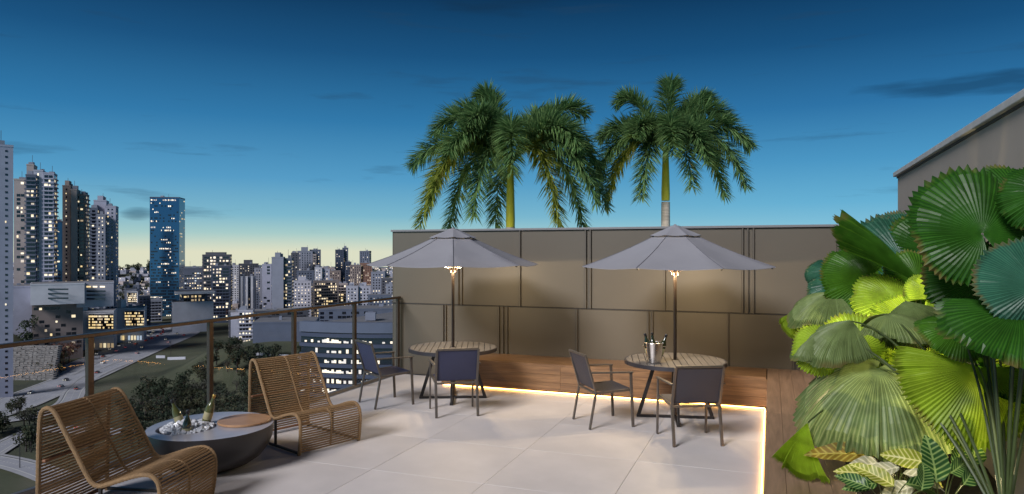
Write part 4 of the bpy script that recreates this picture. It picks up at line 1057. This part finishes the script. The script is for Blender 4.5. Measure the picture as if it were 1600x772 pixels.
def building(name, label, cat, vols, group=None, **kw):
    pc = sum(v[0]+v[1] for v in vols)/len(vols)/2; D = vols[0][3]
    root = empty(name, W(pc, D, 0), 0, label, cat, group)
    for i, v in enumerate(vols):
        d = dict(kw)
        if len(v) > 4: d.update(v[4])
        parts = {}
        vol(parts, root, v[0], v[1], v[2], v[3], seed=d.pop('seed', len(label)+i), depth=d.pop('depth', 18), wallc=d.pop('wall', 'grey'), **d)
        wl_ = None
        for (k, wc), m in parts.items():
            if k == 'wall': wl_ = m.obj('wall', MW[wc], root)
            elif k == 'dark_windows': m.obj('dark_windows', M_win, wl_, kind='stuff')
            elif k == 'lit_windows': m.obj('lit_windows', LIT, wl_, kind='stuff')
            elif k == 'roof': rf_ = m.obj('roof', M_roofk, root)
            elif k in ('roof_tank', 'mast'): m.obj(k, MW[wc], rf_, kind='stuff' if k == 'roof_tank' else None)
            elif k == 'floor_slabs': m.obj('floor_slabs', MW[wc], wl_, kind='stuff')
            else: m.obj(k, MW[wc], root)
    return root
bd = building
# left towers
bd('apartment_tower', 'plain lavender tower cut off by the left edge of the picture', 'building', [(-34, 15, 227, 360, dict(style='edge', wall='lav', cw=2.6, lit=.1))], depth=5, rot=0)
bd('apartment_tower', 'tallest pale apartment tower with balconies and rooftop box', 'building',
   [(24, 46, 281, 520, dict(wall='tan', style='sparse', lit=.4, cw=2.6)), (43, 57, 258, 528, dict(wall='tan', style='blank')), (42, 60, 274, 518, dict(wall='slate', style='balcony', lit=.42, cw=2.8)), (54, 71, 267, 522, dict(wall='pale', style='slit', lit=.3, cw=3.6)), (69, 88, 271, 524, dict(wall='lav', style='balcony', lit=.45, cw=2.8))], depth=16, rot=-8)
bd('glass_block', 'thin blue glass block seen between two apartment towers', 'building', [(86, 97, 347, 640, dict(wall='glass', style='glass', lit=.2))], depth=16)
bd('apartment_tower', 'brown apartment tower with stepped roof, second in the left row', 'building',
   [(99, 115, 291, 560, dict(wall='brown', style='punch', lit=.5, cw=2.5, roofbox=(.6, 4))), (112, 125, 297, 556, dict(wall='tan', style='blank')), (119, 138, 304, 562, dict(wall='brown', style='balcony', lit=.45, cw=2.6))], depth=16, rot=-10)
bd('apartment_tower', 'grey lavender apartment tower with blocky roof, last of the left row', 'building',
   [(141, 156, 326, 610, dict(wall='slate', style='balcony', lit=.4, cw=2.8)), (148, 169, 314, 618, dict(wall='lav', style='blank', roofbox=(.5, 4))), (152, 168, 336, 606, dict(wall='grey', style='punch', lit=.5, cw=2.6)), (165, 184, 323, 614, dict(wall='lav', style='punch', lit=.35, cw=3))], depth=16, rot=-8)
bd('podium', 'blank white podium wall under the left towers', 'building', [(-40, 58, 450, 485, dict(style='blank', wall='lav'))], depth=60)
bd('podium', 'white podium block with three dark horizontal slots', 'building', [(55, 126, 445, 482, dict(wall='white', style='blank', base=476)), (57, 124, 476.8, 490, dict(wall='brown', style='sparse', lit=.3))], depth=30)
bd('podium', 'pale podium block with lit upper slot beside the slotted white one', 'building', [(124, 174, 443, 500, dict(wall='pale', style='blank', base=480))], depth=30)
# slots of the podiums
def slots(label_obj, rows, D, mt):
    m = MB()
    for x0, x1, y in rows:
        a = PX(x0, y-1.2, D); b = PX(x1, y-1.2, D); c = PX(x1, y+1.2, D); d = PX(x0, y+1.2, D)
        m.quad(*(p-label_obj.location for p in (d, c, b, a)))
    return m
pods = [o for o in scene.objects if o.name.startswith('podium')]
for o, rows, D in ((pods[1], [(67, 107, 452), (67, 107, 459), (67, 107, 466)], 481.3), (pods[2], [(128, 165, 455), (128, 165, 461), (128, 165, 467)], 499.3)):
    for rw in rows: slots(o, [rw], D, M_win).obj('slot', M_win, o)
slots(pods[2], [(127, 131, 448), (134, 142, 448), (145, 152, 448), (156, 164, 448)], 499.3, 0).obj('lit_windows', LIT, pods[2], kind='stuff')
# roadside pavilions
for i, (x0, x1, t, D, lb) in enumerate(((117, 179, 488, 540, 'white framed shop pavilion with the brightest yellow windows beside the road'), (178, 227, 483, 585, 'second white framed shop pavilion with lit windows, nearer the glass tower'), (196, 216, 454, 690, 'small white framed office behind the two shop pavilions'))):
    o = bd('shop_pavilion', lb, 'building', [(x0, x1, t, D, dict(wall='white' if i < 2 else 'pale', style='blank'))], depth=24, rot=-6)
    nm = MB(); lit_ = MB(); fr = MB(); xs = x0+(x1-x0)*.34 if i < 2 else x0+3
    rr = random.Random(i+3); De = D-.5
    hh = 26 if i < 2 else 18
    def q(m, a0, a1, b0, b1, dd=0):
        m.quad(*(PX(a, b, De-dd)-o.location for a, b in ((a0, b1), (a1, b1), (a1, b0), (a0, b0))))
    q(nm, xs, x1-2, t+3, t+hh)
    for r_ in range(5):
        for c in range(14):
            if rr.random() < .72:
                a0 = xs+(x1-2-xs)*(c+.08)/14; a1 = xs+(x1-2-xs)*(c+.95)/14; b0 = t+4+(hh-4)*(r_+.25)/5; b1 = t+4+(hh-4)*(r_+.85)/5
                lit_.cur = rr.choice((0, 1, 0, 2)) if c > 3 or i else 0; q(lit_, a0, a1, b0, b1, .2)
    nm.obj('glazing', M_win, o); lit_.obj('lit_windows', LIT, o, kind='stuff')
    for a0, a1, b0, b1 in ((xs-1.3, xs, t+2, t+hh+1), (x1-2, x1-.8, t+2, t+hh+1), (xs-1.3, x1-.8, t+1.6, t+3)):
        p0 = PX(a0, b1, De-.6); p1 = PX(a1, b1, De-.6); p2 = PX(a1, b0, De-.6); p3 = PX(a0, b0, De-.6); dv = FWD*1.0
        m = MB(); m.add([p-o.location for p in (p0, p1, p2, p3)]+[p+dv-o.location for p in (p0, p1, p2, p3)], [(0, 1, 2, 3), (7, 6, 5, 4), (0, 4, 5, 1), (1, 5, 6, 2), (2, 6, 7, 3), (3, 7, 4, 0)]); m.obj('frame_edge', MW['white'], o)
    if i < 2:
        m = MB(); p = W(x0+12, D+4, Z(t-6, D)); m.box(p-o.location, (5, 5, 9)); m.obj('roof_tower', MW['white'], o)
        sh = MB()
        for c in range(9):
            sh.cur = rr.choice((0, 1, 2, 3)); a0 = x0+8+(x1-x0-8)*(c+.1)/9; a1 = x0+8+(x1-x0-8)*(c+.8)/9; yb = 393+77.1*1080/D
            if rr.random() < .75: q(sh, a0, a1, yb-11, yb-4, .6)
        sh.obj('shop_windows', LIT, o, kind='stuff')
# glass tower
bd('glass_tower', 'dark blue glass office tower, tallest in the city, with scattered lit offices', 'building', [(237, 287, 309, 820, dict(wall='glass', style='glass', lit=.30, cw=1.9, fh=3.6, litset=(1, 2, 0, 2)))], depth=24, rot=-16)
bd('annexe', 'low lit annexe at the foot of the glass tower', 'building', [(232, 252, 470, 760, dict(wall='grey', style='ribbon', lit=.6))], depth=16)
bd('annexe', 'grey low office just left of the glass tower foot', 'building', [(212, 234, 464, 720, dict(wall='slate', style='punch', lit=.4))], depth=20)
# shopping hall
bd('shopping_hall', 'white shopping hall with flat roof slab and glowing upper glazing', 'building', [(270, 331, 473, 660, dict(wall='white', style='blank')), (283, 322, 459, 665, dict(wall='slate', style='ribbon', lit=.8, fh=3.6, base=474)), (274, 333, 457, 655, dict(wall='white', style='blank', base=459.5))], depth=26, rot=4)
bd('lit_block', 'squat block with colourful glowing facade behind the shopping hall', 'building', [(288, 316, 420, 780, dict(wall='slate', style='glass', lit=.8, cw=2.6, fh=2.8, litset=(1, 0, 3, 2)))], depth=18)
bd('office_block', 'dark office block with flat overhanging roof right of the glass tower', 'building', [(318, 361, 399, 760, dict(wall='dark', style='ribbon', lit=.5, fh=3.4, roofbox=(.8, 2.5))), (331, 362, 417, 745, dict(wall='navy', style='frame', lit=.55, fh=3.4))], depth=20, rot=-5)
bd('mid_rise', 'white gridded mid-rise right behind the dark office block', 'building', [(361, 378, 415, 980, dict(wall='white', style='punch', lit=.3))], depth=16)
bd('mid_rise', 'dark flat-roofed mid-rise with stepped top in the far row', 'building', [(374, 403, 413, 950, dict(wall='dark', style='punch', lit=.35, roofbox=(.5, 5)))], depth=16)
bd('mid_rise', 'white block with bold vertical piers above the russet trees', 'building', [(375, 399, 433, 760, dict(wall='slate', style='slit', lit=.5, cw=3.4)), (376, 379, 433, 758, dict(wall='white', style='blank', depth=2)), (384, 387, 433, 758, dict(wall='white', style='blank', depth=2)), (392, 395, 433, 758, dict(wall='white', style='blank', depth=2))], depth=16)
bd('apartment_slab', 'grey slab block left of the tall grey apartment tower', 'building', [(410, 426, 414, 700, dict(wall='lav', style='sparse', lit=.35))], depth=14, rot=-6)
bd('apartment_slab', 'tall grey apartment tower with blank left flank and window column', 'building', [(425, 445, 403, 640, dict(wall='grey', style='blank', roofbox=(.5, 4))), (441, 458, 405, 645, dict(wall='slate', style='balcony', lit=.55, cw=2.6))], depth=14, rot=-6)
bd('apartment_slab', 'dark slab of the skyline trio, leftmost', 'building', [(455, 467, 396, 900, dict(wall='dark', style='punch', lit=.3))], depth=14)
bd('apartment_slab', 'pale slab in the middle of the skyline trio', 'building', [(465, 488, 393, 930, dict(wall='grey', style='slit', lit=.4, roofbox=(.5, 5)))], depth=14)
bd('apartment_slab', 'slab with lit stair strip at the right of the skyline trio', 'building', [(484, 501, 391, 940, dict(wall='slate', style='punch', lit=.4)), (489, 494, 398, 925, dict(wall='tan', style='ribbon', lit=.6, depth=6))], depth=14)
bd('mid_rise', 'bright pale mid-rise with many lit windows below the skyline trio', 'building', [(459, 488, 440, 700, dict(wall='pale', style='punch', lit=.6, roofbox=(.5, 4)))], depth=14, rot=-6)
bd('mid_rise', 'narrow grey block behind the bright pale mid-rise', 'building', [(464, 490, 424, 820, dict(wall='slate', style='punch', lit=.45))], depth=14)
bd('mid_rise', 'white twin-bay block in the centre of the far skyline', 'building', [(492, 503, 419, 860, dict(wall='white', style='punch', lit=.3)), (503, 515, 421, 865, dict(wall='pale', style='punch', lit=.35))], depth=14)
bd('mid_rise', 'low tan block with orange windows under the centre skyline', 'building', [(514, 532, 424, 900, dict(wall='brown', style='punch', lit=.5))], depth=16)
bd('apartment_tower', 'slim navy tower with two volumes standing alone on the skyline', 'building', [(524, 537, 391, 980, dict(wall='navy', style='punch', lit=.35)), (535, 544, 388, 985, dict(wall='slate', style='punch', lit=.3))], depth=12)
bd('apartment_tower', 'slim slate tower at the right end of the skyline', 'building', [(562, 580, 393, 1050, dict(wall='slate', style='slit', lit=.35))], depth=14, rot=-12)
bd('mid_rise', 'brown block with bright vertical window strips under the slim slate tower', 'building', [(547, 564, 415, 880, dict(wall='brown', style='slit', lit=.65, cw=2.6)), (563, 581, 412, 885, dict(wall='brick', style='slit', lit=.5, cw=2.6))], depth=14)
bd('mid_rise', 'dark narrow block left of the brown striped block', 'building', [(539, 549, 410, 940, dict(wall='navy', style='punch', lit=.3))], depth=12)
bd('shop_row', 'wide low block glowing orange behind the railing corner', 'building', [(490, 529, 440, 690, dict(wall='brown', style='ribbon', lit=.8, fh=2.9, cw=2.2, litset=(0, 1, 0, 2)))], depth=14)
bd('shop_row', 'lit low block right of the glowing orange one', 'building', [(527, 543, 444, 720, dict(wall='tan', style='ribbon', lit=.65, fh=2.9))], depth=14)
bd('mid_rise', 'left of two pale blue twin houses by the parasol', 'building', [(541, 559, 448, 690, dict(wall='pale', style='punch', lit=.4, roofbox=(.4, 3)))], depth=12)
bd('mid_rise', 'right of two pale blue twin houses by the parasol', 'building', [(560, 579, 448, 695, dict(wall='pale', style='punch', lit=.4, roofbox=(.4, 3)))], depth=12)
bd('mid_rise', 'blue grey block just left of the parasol tip', 'building', [(580, 601, 426, 800, dict(wall='grey', style='punch', lit=.4))], depth=14)
bd('mid_rise', 'dark block at the railing corner under the parasol', 'building', [(596, 625, 436, 760, dict(wall='dark', style='punch', lit=.5))], depth=16)
bd('mid_rise', 'lower block with cool lit windows at the railing corner', 'building', [(575, 612, 462, 640, dict(wall='slate', style='punch', lit=.45))], depth=14)
bd('lit_apartment', 'small apartment block with very bright yellow balconies beyond the glass', 'building', [(373, 397, 486, 560, dict(wall='pale', style='balcony', lit=.9, cw=2.4)), (361, 374, 490, 565, dict(wall='pale', style='blank'))], depth=12, rot=-6)
bd('low_hall', 'long low grey hall with flat roof beyond the grassy mound', 'building', [(398, 500, 505, 430, dict(wall='slate', style='blank'))], depth=30, rot=-6)
bd('low_hall', 'long dark terrace roof under the far apartment blocks', 'building', [(360, 480, 487, 590, dict(wall='dark', style='sparse', lit=.3))], depth=20, rot=4)
bd('low_hall', 'low grey building with a row of trees behind the curved office', 'building', [(500, 640, 484, 520, dict(wall='slate', style='sparse', lit=.2))], depth=30, rot=-3)
for i in range(46):   # lesser blocks that fill the far city
    rr = random.Random(900+i); px = rr.uniform(190, 640); D = rr.uniform(950, 1700) if i % 3 else rr.uniform(700, 950)
    if 232 < px < 292 and D < 1000: continue
    top = rr.uniform(418, 438) if D > 950 else rr.uniform(440, 462)
    if px > 400 and D > 950: top -= rr.uniform(0, 8)
    wc = rr.choice(('grey', 'slate', 'pale', 'tan', 'dark', 'brown')); st = rr.choice(('punch', 'ribbon', 'slit')); wd = rr.uniform(9, 20)
    bd('city_block', ('wide ' if wd > 15 else 'narrow ')+wc+' city block with '+{'punch': 'small square windows', 'ribbon': 'banded windows', 'slit': 'tall thin windows'}[st]+' in the dense background', 'building', [(px, px+wd, top, D, dict(wall=wc, style=st, lit=rr.uniform(.25, .6)))], group='background city blocks', depth=14, rot=rr.uniform(-12, 12))

# curved office below the corner of the railing
oD = 262; oc = W(640, 330); root = empty('curved_office', (oc.x, oc.y, 0), 0, 'curved glass office with lit ribbon floors seen through the railing', 'building')
RO = 75; aa = math.atan2(-oc.y, -oc.x); ztop = Z(505, oD)
def arc(r, a0=-.58, a1=.6, n=34): return [(r*math.cos(aa+a0+(a1-a0)*i/n), r*math.sin(aa+a0+(a1-a0)*i/n)) for i in range(n+1)]
def arcwall(r0, r1, z0, z1):
    m = MB(); o_, i_ = arc(r1), arc(r0); n = len(o_)
    vs = [(x, y, z) for z in (z0, z1) for ring in (o_, i_) for x, y in ring]
    fs = []
    for k in range(n-1): fs += [(k, k+1, 2*n+k+1, 2*n+k), (n+k+1, n+k, 3*n+k, 3*n+k+1), (2*n+k, 2*n+k+1, 3*n+k+1, 3*n+k), (k+1, k, n+k, n+k+1)]
    fs += [(0, 2*n, 3*n, n), (n-1, 2*n-1, 4*n-1, 3*n-1)]
    m.add(vs, fs); return m
arcwall(0.5, RO-.6, GZ, ztop-1).obj('core', MATS['dark window'], root)
arcwall(RO-3, RO+.3, ztop-3.0, ztop+.8).obj('parapet', MW['slate'], root, smooth=False)
arcwall(1, RO-3, ztop-1, ztop-.6).obj('roof', M_roofk, root)
lw = MB(); rr = random.Random(8)
NF = 13
for f in range(NF):
    zf = ztop-3.4-f*3.75
    arcwall(RO-.6, RO+.35, zf-1.35, zf-.05 if f else zf).obj('spandrel', MW['navy'], root)
    A_ = arc(RO-.35, n=90)
    for k in range(90):
        if rr.random() < (.75 if (k % 30) > 9 else .25)*.9:
            a, b = A_[k], A_[k+1]; lw.cur = rr.choice((0, 0, 2, 2)); hb = rr.uniform(.5, 1.7)
            lw.quad((a[0], a[1], zf-3.5), (b[0], b[1], zf-3.5), (b[0], b[1], zf-3.5+hb), (a[0], a[1], zf-3.5+hb))
lw.obj('lit_windows', LIT, root, kind='stuff')
for a_ in (-.3, .1, .4): 
    MB().box((RO*.7*math.cos(aa+a_), RO*.7*math.sin(aa+a_), ztop+1.2), (6, 4, 3), Matrix.Rotation(aa, 3, 'Z')).obj('roof_plant', MW['grey'], root)

# stone bank at the left
M_stone = mat('stone terraces', (.20, .19, .18), .9, var=.35, vscale=.5, bump=.5, bscale=2)
m = MB(); rr = random.Random(31)
for k in range(16):
    D = 416+k*3.3; z = GZ+.3+k*.85
    for c in range(26):
        x0 = -70+(156+k*.6)*c/26; x1 = -70+(156+k*.6)*(c+.93)/26; a0, a1 = W(x0, D+rr.uniform(-.3, .3)), W(x1, D+rr.uniform(-.3, .3)); zz = z+rr.uniform(-.15, .15)
        m.bar((a0.x, a0.y, zz), (a1.x, a1.y, zz), 4.2, 1.3)
sb = empty('stone_bank', (0, 0, 0), 0, 'stepped grey stone bank beside the road under the podium', 'embankment'); m.obj('stone_courses', M_stone, sb, kind='stuff')

# scattered far city lights: countless roofs and lamps on the plain
m = MB(); rr = random.Random(77); m2 = MB()
for i in range(2600):
    D = 900*(3150/900)**rr.random(); px = rr.uniform(-60, 660); lat = (px-800)/1080*D; p = G(lat, D); w = rr.uniform(5, 13); h = rr.uniform(3, 12)
    p.z -= .5; m.cur = rr.choice((0, 1, 2)); m.box((p.x, p.y, p.z+h/2), (w, w, h), Matrix.Rotation(YAW+rr.uniform(-.4, .4), 3, 'Z'))
    if rr.random() < .75:
        q = p-FWD*(w*.75); s_ = rr.uniform(.35, .75)*D/1000; m2.cur = rr.choice((0, 1, 1, 2)); m2.box((q.x, q.y, p.z+rr.uniform(3, 10)), (s_*1.6, s_*.6, s_*1.6))
tag(m.obj('distant_houses', [MW['grey'], MW['tan'], MW['pale']]), 'countless small distant houses spread over the plain', 'houses', None, 'stuff')
tag(m2.obj('distant_lights', LIT), 'countless small distant street and house lights', 'lights', None, 'stuff')

# cars on the valley roads
CARC = {'white': (.62, .62, .62), 'black': (.02, .02, .022), 'red': (.25, .02, .02), 'silver': (.35, .36, .38), 'dark grey': (.08, .085, .09)}
M_tyre = mat('tyre', (.015, .015, .015), .9); M_cglass = mat('car glass', (.015, .02, .025), .1)
M_tail = mat('tail lamp', (.4, .02, .02), .4, emit=(1, .08, .04), estr=1.5); M_headl = mat('head lamp', (.8, .8, .7), .3, emit=(1, .9, .7), estr=2.5)
for q in (M_tail, M_headl): q.cycles.emission_sampling = 'NONE'
def car_meshes():
    b = MB(); pr = [(-2.1, .35), (-2.15, .75), (-1.95, .92), (-1.35, .95), (-.85, 1.42), (.45, 1.45), (1.1, .98), (1.95, .85), (2.15, .65), (2.1, .35)]
    k = len(pr)
    vs = [(x, s_*(.85 if z < 1.2 else .66), z) for s_ in (-1, 1) for x, z in pr]
    b.add(vs, [tuple(range(k)), tuple(range(2*k-1, k-1, -1))] + [(a, a+k, (a+1) % k+k, (a+1) % k) for a in range(k)])
    g = MB()
    for s_ in (-1, 1): g.add([(-1.2, s_*.82, .98), (.95, s_*.82, 1.0), (.4, s_*.685, 1.40), (-.8, s_*.685, 1.38)], [(0, 1, 2, 3)])
    g.add([(1.06, -.72, 1.03), (1.06, .72, 1.03), (.52, .62, 1.45), (.52, -.62, 1.45)], [(0, 1, 2, 3)]); g.add([(-1.33, -.72, 1.0), (-1.33, .72, 1.0), (-.92, .62, 1.42), (-.92, -.62, 1.42)], [(3, 2, 1, 0)])
    w = MB(); w.tube([(0, -.1, 0), (0, .1, 0)], .32, 12)
    h = MB().box((0, 0, 0), (.12, .34, .16))
    return b, g, w, h
cb, cg, cwm, chm = car_meshes(); ME = {c: cb.mesh('car_body', mat('car paint '+c, v, .25, coat=.6)) for c, v in CARC.items()}
MG = cg.mesh('car_glass', M_cglass); MWh = cwm.mesh('wheel', M_tyre); MRm = MB().tube([(0, -.11, 0), (0, .11, 0)], .19, 10).mesh('rim', MW['grey']); MHd = chm.mesh('headlight', M_headl); MTl = chm.mesh('tail_light', M_tail)
def car(path, fr, off, col, label, group, rev=False, z=.42):
    x = fr*(len(path)-1); i = min(int(x), len(path)-2); p = path[i].lerp(path[i+1], x-i); d = (path[i+1]-path[i]).normalized(); s_ = Vector((-d.y, d.x, 0)); p = p+s_*off
    if rev: d = -d
    r = empty('car', (p.x, p.y, GZ+z), math.atan2(d.y, d.x), label, 'car', group)
    share(ME[col], 'car_body', r); share(MG, 'windows', r)
    for a in (-1.3, 1.3):
        for b in (-.76, .76): share(MRm, 'rim', share(MWh, 'wheel', r, (a, b, .32)))
    for b in (-.58, .58): share(MHd, 'headlight', r, (2.13, b, .68)); share(MTl, 'tail_light', r, (-2.13, b, .78))
rr = random.Random(21)
for i, (fr, off, c) in enumerate(((.17, 4, 'white'), (.205, -3, 'white'), (.245, 3, 'black'), (.285, -5, 'dark grey'), (.34, 6, 'white'), (.40, -2, 'silver'), (.45, 5, 'black'), (.5, -6, 'white'), (.54, 2, 'dark grey'), (.60, -5, 'silver'), (.63, 4, 'black'), (.70, 0, 'white'), (.76, 5, 'dark grey'))):
    car(main, fr, off, c, c+' car driving on the wide curving main road', c+' cars on the main road', off > 0, .42)
for i in range(22):
    c = rr.choice(('black', 'black', 'dark grey', 'white', 'silver')); car(serv, .18+.031*i+rr.uniform(-.008, .008), 4.6 if i % 2 else -4.0, c, c+' car in the queue along the shop pavilions', c+' cars along the shop pavilions', i % 2, .48)
car(serv, .06, 3, 'red', 'red car at the start of the shop service road', None, False, .48)
car(ramp, .42, 0, 'dark grey', 'dark car going round the slip road bend', None, True, .54)
car(loop, .12, 1.5, 'black', 'dark car on the lower road beside the bowl table', None, False, .45)
car(loop, .5, -1.5, 'silver', 'silver car on the lower road behind the woven chair', None, False, .45)
# lamp posts
M_lp = mat('lamp post', (.05, .05, .055), .5, metal=.5)
def lamp_post(px, py, h, label, group):
    p = onplane(px, py); r = empty('street_lamp', (p.x, p.y, GZ), random.uniform(0, 6), label, 'street lamp', group)
    MB().tube([(0, 0, 0), (0, 0, h)], [.16, .09], 8).obj('post', M_lp, r); MB().tube([(0, 0, h-.1), (1.0, 0, h+.35), (2.0, 0, h+.4)], .06, 6).obj('arm', M_lp, r); MB().box((2.2, 0, h+.38), (.8, .3, .14)).obj('lamp_head', M_lp, r)
lamp_post(31, 733, 13, 'thin dark street lamp by the lower left street', None)
lamp_post(267, 556, 12, 'dark street lamp at the edge of the grassy mound', None)
for a in ((155, 562), (195, 545), (214, 552), (236, 533)): lamp_post(*a, 10, 'thin street lamp along the shop pavilion road', 'street lamps by the shop pavilions')
# pale low wall on the grass
for x0, x1, D0 in ((244, 258, 500), (262, 290, 492), (392, 480, 400)):
    lb = {244: 'shorter pale low wall at the edge of the grassy mound', 262: 'longer pale low wall at the edge of the grassy mound', 392: 'pale garden wall curving across the grassy mound'}[x0]
    a = G((x0-800)/1080*D0, D0); b = G((x1-800)/1080*D0, D0)
    o = MB().bar(Vector((0, 0, .6)), b-a+Vector((0, 0, .6)), .5, 2.6).obj('garden_wall', MW['white'], None, loc=a); tag(o, lb, 'wall')
